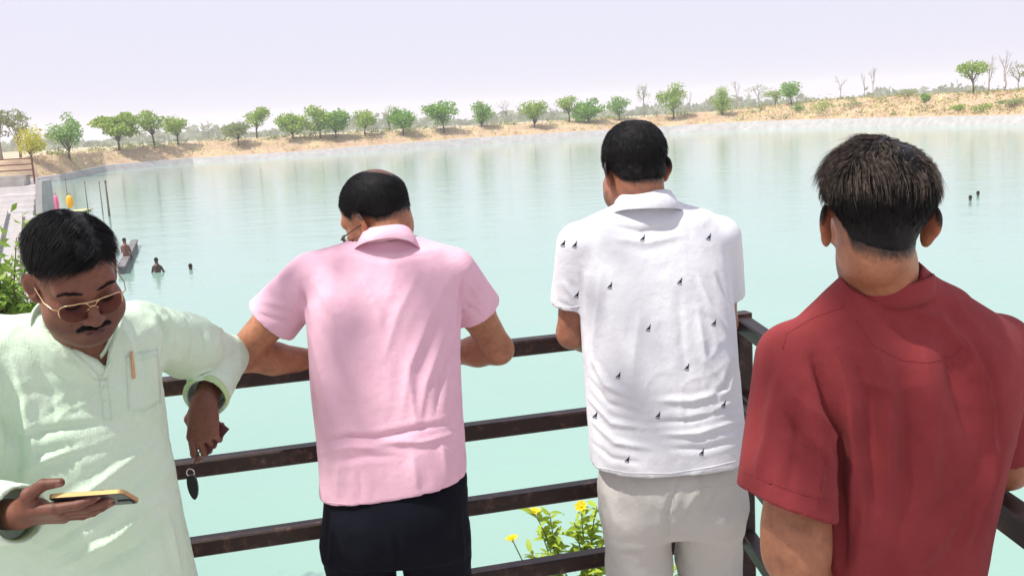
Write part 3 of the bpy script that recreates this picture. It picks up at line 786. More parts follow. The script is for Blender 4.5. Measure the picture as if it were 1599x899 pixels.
def plant(root, tips, label, seed):
    rg = np.random.default_rng(seed); o = empty('flowering_plant', root); tag(o, label, 'plant', 'yellow-flowering plants below the railing')
    root = np.asarray(root, float)
    for (tip, flower, nl) in tips:
        tip = np.asarray(tip, float) - root; mid = tip * np.array([.35, .35, .6]) + rg.normal(size=3) * .03
        mb = MB(); C = [(1 - t) ** 2 * np.array([0, 0, -.02]) + 2 * t * (1 - t) * mid + t * t * tip for t in np.linspace(0, 1, 9)]
        mb.tube(C, list(np.linspace(.005, .002, 9)), 5); mesh_obj('stem', mb.v, mb.f, M['stem'], o, True)
        nl = int(nl * 3.0)
        for k in range(nl):
            t = .3 + .7 * (k + rg.random()) / max(nl, 1); q = (1 - t) ** 2 * np.zeros(3) + 2 * t * (1 - t) * mid + t * t * tip
            lf = bpy.data.objects.new('leaf', leaf_meshes[rg.integers(3)]); COL.objects.link(lf); lf.parent = o
            lf.location = q; lf.rotation_euler = (rg.normal() * .5, rg.uniform(-.7, .5), rg.uniform(0, 6.28)); s = rg.uniform(.7, 1.25); lf.scale = (s, s, s)
        if flower:
            f_ = bpy.data.objects.new('flower', fl_mesh); COL.objects.link(f_); f_.parent = o; f_.location = tip
            f_.rotation_euler = (rg.uniform(-.2, .9), rg.normal() * .3, rg.uniform(0, 6)); s = rg.uniform(.7, .95); f_.scale = (s, s, s)
PD = 3.75
plant(at(865, 960, PD), [(at(834, 800, PD), 1, 9), (at(800, 842, PD), 1, 0), (at(858, 800, PD), 0, 9), (at(828, 862, PD), 0, 9), (at(846, 835, PD), 0, 10), (at(866, 830, PD), 0, 9), (at(872, 868, PD), 0, 10), (at(838, 880, PD), 0, 8)],
      'left yellow-flowering plant seen between the two lowest rails', 3)
plant(at(925, 960, PD + .1), [(at(908, 791, PD), 1, 9), (at(932, 790, PD), 0, 10), (at(897, 815, PD), 0, 10), (at(920, 835, PD), 0, 11), (at(945, 830, PD), 0, 10), (at(903, 862, PD), 0, 10), (at(938, 868, PD), 0, 10), (at(915, 890, PD), 0, 9), (at(880, 892, PD), 0, 9)],
      'right yellow-flowering plant partly behind the grey trousers', 4)
plant(at(1050, 975, PD + .1), [(at(1040, 880, PD), 0, 9), (at(1052, 890, PD), 0, 9), (at(1030, 893, PD), 0, 8)], 'low leafy plant between the grey trouser legs', 5)

# ------------------------------------------------------------------ tree that shades the platform (crown overhead, out of the picture)
rg = np.random.default_rng(33)
st = empty('shade_tree', (-3.6, -1.6, -.3)); tag(st, 'leafy tree beside the platform shading the men from above', 'tree')
mb = MB(); mb.tube([(0, 0, -.6), (.1, .1, 1.5), (.3, .4, 3.2), (.9, 1.2, 4.6)], [.2, .15, .13, .09], 10)
C = []
for k in range(62):
    q = (rg.uniform(-.6, 4.6), rg.uniform(-.6, 4.2), rg.uniform(4.6, 5.9))
    if q[0] > 1.3 or rg.random() < .45: C.append(q)
C += [(2.0, 2.1, 5.4), (2.1, 2.5, 5.6)]  # extra leaf clumps added to shade the red-shirted man's neck and shoulder
C = np.array(C)
for c in C[::3]: mb.tube([(.5, .7, 3.8), (np.array([.5, .7, 3.8]) + c) / 2 + rg.normal(size=3) * .12, c], [.05, .03, .01], 6)
mesh_obj('trunk', mb.v, mb.f, M['bark'], st, True)
P = np.concatenate([c + rg.normal(size=(36, 3)) * np.array([.22, .22, .14]) for c in C])
Vv, Ff = leaves_mesh(P, .15, rg, .55, LEAF8 * np.array([1, 1.5, 1])); mesh_obj('crown', Vv, Ff, M['leaf_green'], st)

# ------------------------------------------------------------------ dusty summer air
hm = bpy.data.materials.new('dusty_air'); hm.use_nodes = True; hn_ = hm.node_tree; hn_.nodes.clear()
ho = hn_.nodes.new('ShaderNodeOutputMaterial'); hv = hn_.nodes.new('ShaderNodeVolumePrincipled')
hv.inputs['Color'].default_value = (.985, .985, 1, 1); hv.inputs['Density'].default_value = .0006; hv.inputs['Anisotropy'].default_value = .2
hn_.links.new(hv.outputs[0], ho.inputs['Volume'])
hb = MB(); hb.box((0, 0, 5.0), (1300, 0, 0), (0, 1300, 0), (0, 0, 12.0)); haze = hb.build('haze', hm); tag(haze, 'pale dusty summer air over the lake', 'haze', kind='stuff')

# ================================================================== PEOPLE
FLOOR = -.18
def frame(fwd, roll=0.0):
    """columns: person's right, forward, up"""
    f = nrm(fwd); x = nrm(np.cross(f, (0, 0, 1.0))); u = np.cross(x, f)
    c, s = math.cos(roll), math.sin(roll)
    return np.stack([x * c + u * s, f, u * c - x * s], 1)
def facing(yaw, pitch, back=False):
    """yaw in degrees to the right of +Y (away from the camera); pitch up positive"""
    a = R(yaw); p = R(pitch)
    return np.array([math.sin(a) * math.cos(p), math.cos(a) * math.cos(p), math.sin(p)])
class Head:
    def __init__(s, c, M_, k=1.0, fat=0.0, hairline=None, thick=None, jaw=1.0):
        s.jaw = jaw; s.c = np.asarray(c, float); s.M = M_; s.k = k; s.fat = fat; s.hairline = hairline; s.thick = thick
    def loc(s, P): return ((P - s.c) @ s.M) / s.k
    def wor(s, p): return (np.asarray(p, float) * s.k) @ s.M.T + s.c
    def base(s, p):
        d = smin(ell(p, (0, -.016, .042), (.0775, .098, .082)), ell(p, (0, .024, -.022), (.064 * (.4 + .6 * s.jaw), .068, .096)), .035)
        return smin(d, ell(p, (0, -.045, -.03), (.058 * (.4 + .6 * s.jaw), .05, .06)), .03)
    def skull(s, p):
        d = s.base(p); ax = p.copy(); ax[:, 0] = np.abs(ax[:, 0])
        d = smin(d, seg(ax, (.050 * s.jaw, .004, -.055), (.020, .066, -.097), .022, .017), .03)
        d = smin(d, ell(p, (0, .077, -.098), (.023, .018, .016)), .02)
        if s.fat:
            d = smin(d, ell(ax, (.043, .045, -.058), (.030 + .006 * s.fat, .036, .038)), .03)
            d = smin(d, ell(p, (0, .040, -.100), (.046, .040, .022 + .006 * s.fat)), .03)
        d = smin(d, ell(ax, (.046, .060, -.024), (.019, .021, .016)), .025)
        d = smin(d, seg(ax, (.047, .069, .024), (.011, .086, .019), .0105, .010), .02)
        d = smax(d, -ell(ax, (.033, .101, -.002), (.018, .016, .0115)), .012)
        d = smin(d, ell(ax, (.033, .0745, -.003), (.0150, .0135, .0120)), .006)
        d = smin(d, seg(p, (0, .084, .012), (0, .110, -.036), .0085, .012), .013)
        d = smin(d, ell(p, (0, .112, -.038), (.013, .012, .0105)), .009)
        d = smin(d, ell(ax, (.0145, .099, -.042), (.0085, .0115, .009)), .007)
        d = smax(d, -ell(ax, (.0065, .106, -.0505), (.0042, .005, .004)), .003)
        d = smin(d, ell(p, (0, .080, -.072), (.030, .020, .023)), .016)
        d = smin(d, ell(p, (0, .0975, -.0660), (.022, .0080, .0052)), .005)
        d = smin(d, ell(p, (0, .0955, -.0780), (.019, .0088, .0066)), .005)
        d = smax(d, -seg(p, (-.023, .0985, -.0722), (.023, .0985, -.0722), .0016, .0016), .0035)
        # ears
        q = ax - np.array([.0815, -.016, -.010]); a = .52; c_, s_ = math.cos(a), math.sin(a)
        e = np.stack([q[:, 0] * c_ + q[:, 1] * s_, -q[:, 0] * s_ + q[:, 1] * c_, q[:, 2]], 1)
        ear = smin(ell(e, (0, -.004, .006), (.0068, .021, .028)), ell(e, (0, .006, -.022), (.006, .010, .013)), .012)
        ear = smax(ear, -ell(e, (.008, .002, .003), (.0075, .0125, .019)), .004)
        d = smin(d, ear, .006)
        return d
    def sdf(s): return local(lambda P: s.skull(s.loc(P)) * s.k, s.c, .17 * s.k)
    def th(s, p):
        """hair thickness above the scalp at local point p"""
        line = np.interp(p[:, 1], *s.hairline) + .004 * vnoise(p * 60) + .002 * vnoise(p * 170)
        f = smooth01((p[:, 2] - line) / .022)
        return f * s.thick(p) - (1 - f) * .006
def hair_obj(head, parent, mat, h=.0035, strands=5000, length=.03, comb=None, lift=.15, width=.0009, relief=.0025, rs=1, grow=None, name='hair', K=6, soft=.0):
    s = head
    def f(P):
        p = s.loc(P); t = s.th(p)
        rl = relief * fbm(np.stack([p[:, 0] * 90, p[:, 1] * 45, p[:, 2] * 70], 1), 2) * smooth01(t / .006)
        return (s.base(p) - t - rl) * s.k
    g = local(f, s.wor((0, -.01, .03)), .15 * s.k)
    c = s.c; r = .19 * s.k
    V, F = nets(g, axis(c[0] - r, c[0] + r, h), axis(c[1] - r, c[1] + r, h), axis(c[2] - r, c[2] + r, h), 1)
    # drop the hidden underside
    p = s.loc(V); keepv = s.th(p) > -.004
    fk = keepv[F].all(1); F = F[fk]; used = np.unique(F); mp = -np.ones(len(V), int); mp[used] = np.arange(len(used)); V = V[used]; F = mp[F]
    N = vnormals(V, F); rng = np.random.default_rng(rs)
    p = s.loc(V); t = s.th(p); ok = np.where(t > -.001)[0]
    if soft:                                                # hairs thin out towards the hairline and the crown
        pr = smooth01((p[ok][:, 2] - np.interp(p[ok][:, 1], *s.hairline)) / soft) * .92 + .08
        if grow is not None: pr = pr * grow(p[ok]) ** 1.5
        i = rng.choice(ok, strands, p=pr / pr.sum())
    else: i = rng.choice(ok, strands)
    pos = p[i] + rng.normal(size=(strands, 3)) * .001; nl = N[i] @ s.M
    L = length * rng.uniform(.6, 1.25, strands)
    if grow is not None: L = L * grow(p[i])
    pts = [pos - nl * .002]; d = comb(pos) + rng.normal(size=(strands, 3)) * .22
    cur = pos.copy()
    for k in range(K):
        n = cur - np.array([0, -.016, .03]); n /= np.linalg.norm(n, axis=1, keepdims=True)
        dd = comb(cur) + d * .35; dd -= (dd * n).sum(1, keepdims=True) * n * .9
        dd /= np.linalg.norm(dd, axis=1, keepdims=True) + 1e-9
        lf = lift * rng.uniform(.2, 1.6, (strands, 1)) * (1 - k / K)
        cur = cur + (dd + n * lf + rng.normal(size=(strands, 3)) * .06) * (L / K)[:, None]
        # stay outside the cap
        b = s.base(cur) - np.maximum(s.th(cur), 0) * .9; low = b < 0.0004
        cur[low] += n[low] * (0.0006 - b[low])[:, None]
        pts.append(cur.copy())
    pts = np.stack(pts, 1)                                   # strands, K+1, 3
    W = s.wor(pts.reshape(-1, 3)).reshape(pts.shape)
    side = rng.normal(size=(strands, 3)); tang = W[:, -1] - W[:, 0]; side = np.cross(tang, side); side /= np.linalg.norm(side, axis=1, keepdims=True) + 1e-9
    wd = (width * np.linspace(1, .15, K + 1))[None, :, None] * .5
    A = W + side[:, None] * wd; Bv = W - side[:, None] * wd
    SV = np.stack([A, Bv], 2).reshape(-1, 3); b0 = np.arange(strands)[:, None] * (K + 1) * 2 + np.arange(K)[None] * 2
    SF = np.stack([b0, b0 + 1, b0 + 3, b0 + 2], -1).reshape(-1, 4) + len(V)
    return keep(mesh_obj(name, np.concatenate([V, SV]), np.concatenate([F, SF]), mat, None, True), parent)
def face_hair(head, parent, mat, name, pts, n, length, dirs, bv, spread, rs=2, width=.0008):
    """short hairs rooted along a local polyline on the face (eyebrow, moustache)"""
    rng = np.random.default_rng(rs); s = head; L = np.array(pts, float); m_ = len(L) - 1
    t = rng.uniform(0, m_, n); i = np.minimum(t.astype(int), m_ - 1); f = (t - i)[:, None]
    P = L[i] * (1 - f) + L[i + 1] * f; P[:, 2] += rng.normal(size=n) * spread * (1 - .55 * np.abs(t / m_ - .5) * 2); P[:, 0] += rng.normal(size=n) * .001
    W = s.wor(P); out = []; fwd = s.M[:, 1]
    vv = []; ff = []
    for k in range(n):
        r = bv.ray_cast(Vector(W[k] + fwd * .03), Vector(-fwd), .08)
        if r[0] is None: continue
        q = np.array(r[0]); nn = np.array(r[1]); dl = np.array(dirs(P[k])) + rng.normal(size=3) * .25; d = nrm(dl @ s.M.T); d = nrm(d - nn * (d @ nn) * .9 + nn * .12)
        sd_ = nrm(np.cross(d, nn + rng.normal(size=3) * .4)) * width * .5; ln = length * rng.uniform(.6, 1.2) * s.k
        b = len(vv); vv += [q - nn * .0006 + sd_, q - nn * .0006 - sd_, q + d * ln * .55 + nn * .0012 - sd_ * .7, q + d * ln * .55 + nn * .0012 + sd_ * .7, q + d * ln + nn * .0006]
        ff += [(b, b + 1, b + 2, b + 3), (b + 3, b + 2, b + 4, b + 4)]
    ff = [q if q[2] != q[3] else q[:3] for q in ff]
    return keep(mesh_obj(name, vv, ff, mat, None, False), parent)

class Hand:
    """wrist point, finger direction, back-of-hand normal, side (+1: thumb on f x n side)"""
    def __init__(s, wrist, f, n, side, curls, thumb, k=1.0, spread=0.0):
        f = nrm(f); n = nrm(np.asarray(n) - f * (np.asarray(n) @ f)); x = np.cross(f, n) * side
        s.M = np.stack([x, f, n], 1); s.w = np.asarray(wrist, float); s.k = k
        bx = [.029, .0095, -.0095, -.027]; by = [.088, .092, .087, .078]; Ls = [(.043, .026, .021), (.047, .029, .022), (.043, .027, .021), (.034, .021, .019)]
        s.fing = []
        for j in range(4):
            p = np.array([bx[j], by[j], 0.0]); a = 0.0; pts = [p]; sp = spread * (1.5 - j) * .5
            for L, c in zip(Ls[j], curls[j]):
                a += R(c); p = p + L * np.array([math.sin(sp) * math.cos(a), math.cos(sp) * math.cos(a), -math.sin(a)]); pts.append(p)
            r = .0092 - .0006 * j
            s.fing.append((pts, [r * 1.06, r, r * .92, r * .76]))
        s.met = [((bx[j] * .55, .004, 0), (bx[j], by[j] - .004, .001), .0155 - .001 * (j == 3), .0125 - .0008 * (j == 3)) for j in range(4)]
        s.thumb = ([np.array([.018, .018, -.008])] + [np.array(t, float) for t in thumb], [.016, .0135, .0108, .0085])
    def wor(s, p): return (np.asarray(p, float) * s.k) @ s.M.T + s.w
    def f_(s, P):
        p = ((P - s.w) @ s.M) / s.k; d = None
        for a, b, ra, rb in s.met:
            e = seg(p, a, b, ra, rb); d = e if d is None else smin(d, e, .012)
        d = smin(d, ell(p, (.022, .035, -.012), (.016, .030, .014)), .012)
        d = smin(d, ell(p, (-.020, .040, -.010), (.011, .032, .012)), .012)
        d = smin(d, chain(p, *s.thumb, k=.004), .010)
        for pts, rs in s.fing: d = smin(d, chain(p, pts, rs, .003), .0035)
        return d * s.k
    def sdf(s): return local(s.f_, s.wor((0, .08, -.01)), .17 * s.k)

def skin_cols(V, base, heads=(), lips=(.30, .11, .09), beard=0.0, scalp=None, rough=.22):
    C = np.tile(np.array(base, float), (len(V), 1))
    C *= (1 + rough * fbm(V * 28, 3) * .5)[:, None]
    for h in heads:
        r = np.linalg.norm(V - h.c, axis=1) < .2 * h.k; p = h.loc(V[r]); c = C[r]
        ax = np.abs(p[:, 0])
        lm = np.clip(1.2 - ell(p, (0, .099, -.0665), (.022, .010, .0058)) / .002, 0, 1) + np.clip(1.2 - ell(p, (0, .097, -.078), (.019, .012, .007)) / .002, 0, 1)
        lm = np.clip(lm, 0, 1)[:, None]; c = c * (1 - lm) + np.array(lips) * lm
        if beard:
            bm = smooth01((-.035 - p[:, 2]) / .02) * smooth01((p[:, 1] + .0) / .03); c = c * (1 - beard * bm[:, None] * np.array([.5, .42, .35]))
        em = smooth01((ax - .078) / .006)[:, None]; c = c * (1 - em * np.array([-.05, .10, .12]))
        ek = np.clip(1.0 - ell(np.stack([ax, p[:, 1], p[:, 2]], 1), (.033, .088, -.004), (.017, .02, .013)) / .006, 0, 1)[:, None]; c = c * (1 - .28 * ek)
        if h.hairline is not None:
            t = (smooth01((p[:, 2] - np.interp(p[:, 1], *h.hairline) + .010 + .006 * vnoise(p * 300)) / .024) * (.7 + .3 * smooth01((h.thick(p) + .002) / .004)))[:, None]; c = c * (1 - t) + np.array(scalp or (.02, .016, .015)) * t
        C[r] = c
    return np.clip(C, 0, 1)

def body_mesh(name, f, xs, ys, zs, cols, mat, parent, smooth_it=0):
    V, F = nets(f, xs, ys, zs, 2)
    if smooth_it: V = relax(V, F, smooth_it, .4)
    o = mesh_obj(name, V, F, mat, None, True, cols(V))
    if parent: keep(o, parent)
    return o, V, F
def garment(name, f, lo, hi, h, mat, parent, folds=(), noise=(.003, 14, (1, 1, .6)), extra=None, fine=None, smooth_it=1):
    V, F = nets(f, axis(lo[0], hi[0], h), axis(lo[1], hi[1], h), axis(lo[2], hi[2], h), 2)
    V = relax(V, F, smooth_it, .5)
    N = vnormals(V, F); D = np.zeros(len(V))
    if folds: D += fold_disp(V, bvh_of(V, F), folds)
    a, sc, st_ = noise; Q = V * np.array(st_) * sc
    wp_ = Q * 1.0 + 1.1 * np.stack([fbm(V * 7 + 3, 2), fbm(V * 7 + 13, 2), fbm(V * 7 + 31, 2)], 1)
    D += a * .6 * fbm(wp_, 2) + a * 1.3 * (np.clip(1 - np.abs(vnoise(wp_ * .9 + 5)) * 2.2, 0, 1) ** 2) * (.4 + .6 * vnoise(V * 5 + 40))
    if extra is not None: D += extra(V)
    V = V + N * D[:, None]
    o = mesh_obj(name, V, F, mat, None, True)
    if parent: keep(o, parent)
    return o, V, F
def prow(xl, yl, xr, yr, D, hd, yaw=0.0, DR=None):
    """loft row from the left and right silhouette pixels"""
    a = at(xl, yl, D); b = at(xr, yr, DR if DR else D); c = (a + b) / 2; w = np.linalg.norm((b - a)[:2]) / 2
    yw = math.atan2(b[1] - a[1], b[0] - a[0]) if DR else yaw
    return (c[2], c[0], c[1], w, hd, yw)
def plane_cut(P, pts):
    """signed height above the plane through three points"""
    a, b, c = (np.asarray(q, float) for q in pts); n = nrm(np.cross(b - a, c - a)); n = n if n[2] > 0 else -n
    return (P - a) @ n
def ring_sweep(name, c, Mx, ra, rb, prof, mat, parent, a0=0, a1=360, n=64, warp=None):
    """sweep a closed profile [(dr, dz)] round an ellipse (ra: right, rb: forward) in frame Mx"""
    full = abs(a1 - a0) >= 359.9; k = n if full else n + 1; mP = len(prof); vv = []
    for i in range(k):
        a = R(a0 + (a1 - a0) * i / n)
        for (dr, dz) in prof:
            p = np.array([(ra + dr) * math.sin(a), (rb + dr) * math.cos(a), dz])
            if warp: p = warp(p, a, dr, dz)
            vv.append(p)
    vv = np.array(vv) @ np.asarray(Mx).T + np.asarray(c)
    ff = []
    for i in range(n):
        i2 = (i + 1) % k
        for j in range(mP): ff.append((i * mP + j, i2 * mP + j, i2 * mP + (j + 1) % mP, i * mP + (j + 1) % mP))
    if not full: ff += [tuple(range(mP))[::-1], tuple(range(n * mP, (n + 1) * mP))]
    o = mesh_obj(name, vv, ff, mat, None, True)
    return keep(o, parent)
def patch(name, bv, grid, off, mat, parent, th=.0012, smooth=True):
    """small piece laid on cloth: grid of pixel positions (rows of (px,py)) cast onto the surface and lifted by off"""
    rows = []
    for r in grid:
        q = []
        for (x, y) in r:
            h = hit(bv, x, y)
            if h is None: return None
            nn = h[1] if h[1] @ (CAM - h[0]) > 0 else -h[1]
            q.append((h[0] + nn * off, h[0] - nn * th))
        rows.append(q)
    nr, nc = len(rows), len(rows[0]); vv = [p[0] for r in rows for p in r] + [p[1] for r in rows for p in r]; n = nr * nc; ff = []
    for i in range(nr - 1):
        for j in range(nc - 1):
            a, b, c, d = i * nc + j, i * nc + j + 1, (i + 1) * nc + j + 1, (i + 1) * nc + j; ff.append((a, d, c, b))
    edge = [(0, j) for j in range(nc)] + [(i, nc - 1) for i in range(1, nr)] + [(nr - 1, j) for j in range(nc - 2, -1, -1)] + [(i, 0) for i in range(nr - 2, 0, -1)]
    e = [i * nc + j for i, j in edge]
    for a, b in zip(e, e[1:] + e[:1]): ff.append((a, b, n + b, n + a))
    o = mesh_obj(name, vv, ff, mat, None, smooth); return keep(o, parent)
def seam(name, bv, line, w, off, mat, parent):
    """stitched seam: a thin raised ribbon along a pixel line on the cloth"""
    L = np.array(line, float); pts = []
    for i in range(len(L) - 1):
        n = max(2, int(np.linalg.norm(L[i + 1] - L[i]) / 6)); pts += [tuple(L[i] * (1 - t) + L[i + 1] * t) for t in np.linspace(0, 1, n, endpoint=(i == len(L) - 2))]
    pts = np.array(pts); d = np.gradient(pts, axis=0); nn = np.stack([-d[:, 1], d[:, 0]], 1); nn /= np.linalg.norm(nn, axis=1, keepdims=True) + 1e-9
    g = [[tuple(p - q * w / 2), tuple(p), tuple(p + q * w / 2)] for p, q in zip(pts, nn)]
    g = [r for r in g if all(hit(bv, *q) is not None for q in r)]
    if len(g) < 2: return None
    return patch(name, bv, g, off, mat, parent)
def legs_body(hipL, hipR, kneeL, kneeR, ankL, ankR, r=(.075, .052, .038)):
    def f(P):
        d = None
        for h, k, a in ((hipL, kneeL, ankL), (hipR, kneeR, ankR)):
            e = chain(P, [h, k, a], list(r), .02); d = e if d is None else smin(d, e, .02)
        return d
    return f
def shoe(foot, direction, mat, parent, k=1.0):
    f = nrm((direction[0], direction[1], 0)); x = np.array([f[1], -f[0], 0]); Mx = np.stack([x, f, (0, 0, 1.0)], 1); c = np.array([foot[0], foot[1], FLOOR])
    def g(P):
        p = ((P - c) @ Mx) / k
        d = smin(ell(p, (0, -.03, .045), (.036, .06, .05)), ell(p, (0, .09, .032), (.046, .095, .034)), .04); d = smin(d, seg(p, (0, -.03, .04), (0, -.035, .10), .04, .042), .03)
        return smax(d, .002 - p[:, 2], .006) * k
    V, F = nets(g, axis(c[0] - .24, c[0] + .24, .009), axis(c[1] - .24, c[1] + .24, .009), axis(FLOOR - .02, FLOOR + .18, .009), 1)
    o = keep(mesh_obj('shoe', V, F, mat, None, True), parent)
    vv = []; n = 24
    for z in (FLOOR + .001, FLOOR + .018):
        for i in range(n):
            a = 2 * math.pi * i / n; y = .032 + .16 * math.cos(a); xx = (.044 + .006 * math.cos(a)) * math.sin(a); vv.append(c * np.array([1, 1, 0]) + x * xx * k + f * y * k + np.array([0, 0, z]))
    s = mesh_obj('sole', vv, [(i, (i + 1) % n, n + (i + 1) % n, n + i) for i in range(n)] + [tuple(range(n))[::-1], tuple(range(n, 2 * n))], M['sole'], None); keep(s, o)
    return o
M['hair'] = None
def hair_mat(name, c1, c2, rough=.38):
    mt, n_, b = mat_base(name, rough, .18); nz = noise_node(n_, 160, 3, .6)
    rp = ramp(n_, nz.outputs['Fac'], [(.35, c1), (.75, c2)]); n_.links.new(rp.outputs[0], b.inputs['Base Color']); add_bump(n_, b, noise_node(n_, 330, 3, .7).outputs['Fac'], .5, .004); return mt
M['hair'] = hair_mat('black_hair', (.003, .0027, .003), (.008, .007, .008), .40)
M['hair_short'] = hair_mat('short_black_hair', (.003, .003, .0035), (.009, .008, .009), .5)
M['hair_grey'] = hair_mat('greying_hair', (.03, .023, .018), (.34, .26, .20), .5)
M['skin'] = skin_mat('skin')
M['shoe'] = simple('shoe_leather', (.05, .035, .03), .5, .4, .2, 20); M['sole'] = simple('rubber_sole', (.03, .03, .03), .8, .2, .1, 20)
M['gold'] = simple('gold_metal', (.72, .52, .28), .25, .5, .08, 30, metal=1.0)
M['black_metal'] = simple('dark_frame', (.012, .012, .014), .35, .5, .1, 30)
def lens_mat(name, tint, mixf=.25):
    mt = bpy.data.materials.new(name); mt.use_nodes = True; n_ = mt.node_tree; n_.nodes.clear()
    o_ = n_.nodes.new('ShaderNodeOutputMaterial'); t = n_.nodes.new('ShaderNodeBsdfTransparent'); t.inputs[0].default_value = (*tint, 1)
    g = n_.nodes.new('ShaderNodeBsdfGlossy'); g.inputs['Roughness'].default_value = .03
    fr_ = n_.nodes.new('ShaderNodeFresnel'); fr_.inputs[0].default_value = 1.16
    mx = n_.nodes.new('ShaderNodeMixShader'); n_.links.new(fr_.outputs[0], mx.inputs[0]); n_.links.new(t.outputs[0], mx.inputs[1]); n_.links.new(g.outputs[0], mx.inputs[2]); n_.links.new(mx.outputs[0], o_.inputs[0])
    return mt
def glasses(head, parent, frame_mat, lens, label, k=1.0, top_only=False, name='glasses', wire=.0011, drop=0.0, low=.0):
    """spectacles in head space: two lenses, rims, bridge, nose pads, temples"""
    g = empty(name, head.c); tag(g, label, 'glasses'); s = head
    def w(p): return s.wor(np.asarray(p, float) + np.array([0, 0, drop]))
    for sx in (-1, 1):
        ring = []; n = 28
        for i in range(n):
            a = 2 * math.pi * i / n; ca, sa = math.cos(a), math.sin(a)
            x = .034 + .0285 * math.copysign(abs(ca) ** .75, ca); z = -.008 + .0205 * math.copysign(abs(sa) ** .8, sa) - .004 * max(0, -sa) * (1 - ca) * .3
            y = .1055 - .010 * ((x - .034) / .03) ** 2 * (1 if x > .034 else .2) - .006 * max(0, (x - .034) / .03)
            ring.append((sx * x, y, z))
        ctr = (sx * .034, .1075, -.008)
        vv = [w(ctr)] + [w(r) for r in ring]; ff = [(0, 1 + i, 1 + (i + 1) % n) for i in range(n)]
        keep(mesh_obj('lens', vv, ff, lens, None, True), g)
        idx = range(n) if not top_only else [i for i in range(-2, n // 2 + 3)]
        pts = [w(ring[i % n]) for i in idx]
        if not top_only: pts.append(pts[0])
        mb = MB(); mb.tube(pts, wire, 6); mb.build('rim', frame_mat, g, True)
        mb = MB(); mb.tube([w((sx * .0625, .094, .001)), w((sx * .072, .088, .003)), w((sx * .0795, .06, .004)), w((sx * .0800, .01, .006)), w((sx * .0785, -.012, .006)), w((sx * .076, -.032, -.012))], wire * .95, 6); mb.build('temple', frame_mat, g, True)
        mb = MB(); mb.tube([w((sx * .0085, .1045, -.006)), w((sx * .0105, .101, -.012)), w((sx * .011, .100, -.018))], [.0012, .0024, .0012], 6); mb.build('nose_pad', frame_mat, g, True)
    mb = MB(); mb.tube([w((-.008, .1055, -.001)), w((-.003, .1100, .002)), w((.003, .1100, .002)), w((.008, .1055, -.001))], wire, 6); mb.build('bridge', frame_mat, g, True)
    if top_only: mb = MB(); mb.tube([w((-.030, .1045, .0125)), w((-.010, .1075, .011)), w((.010, .1075, .011)), w((.030, .1045, .0125))], wire, 6); mb.build('brow_bar', frame_mat, g, True)
    return g

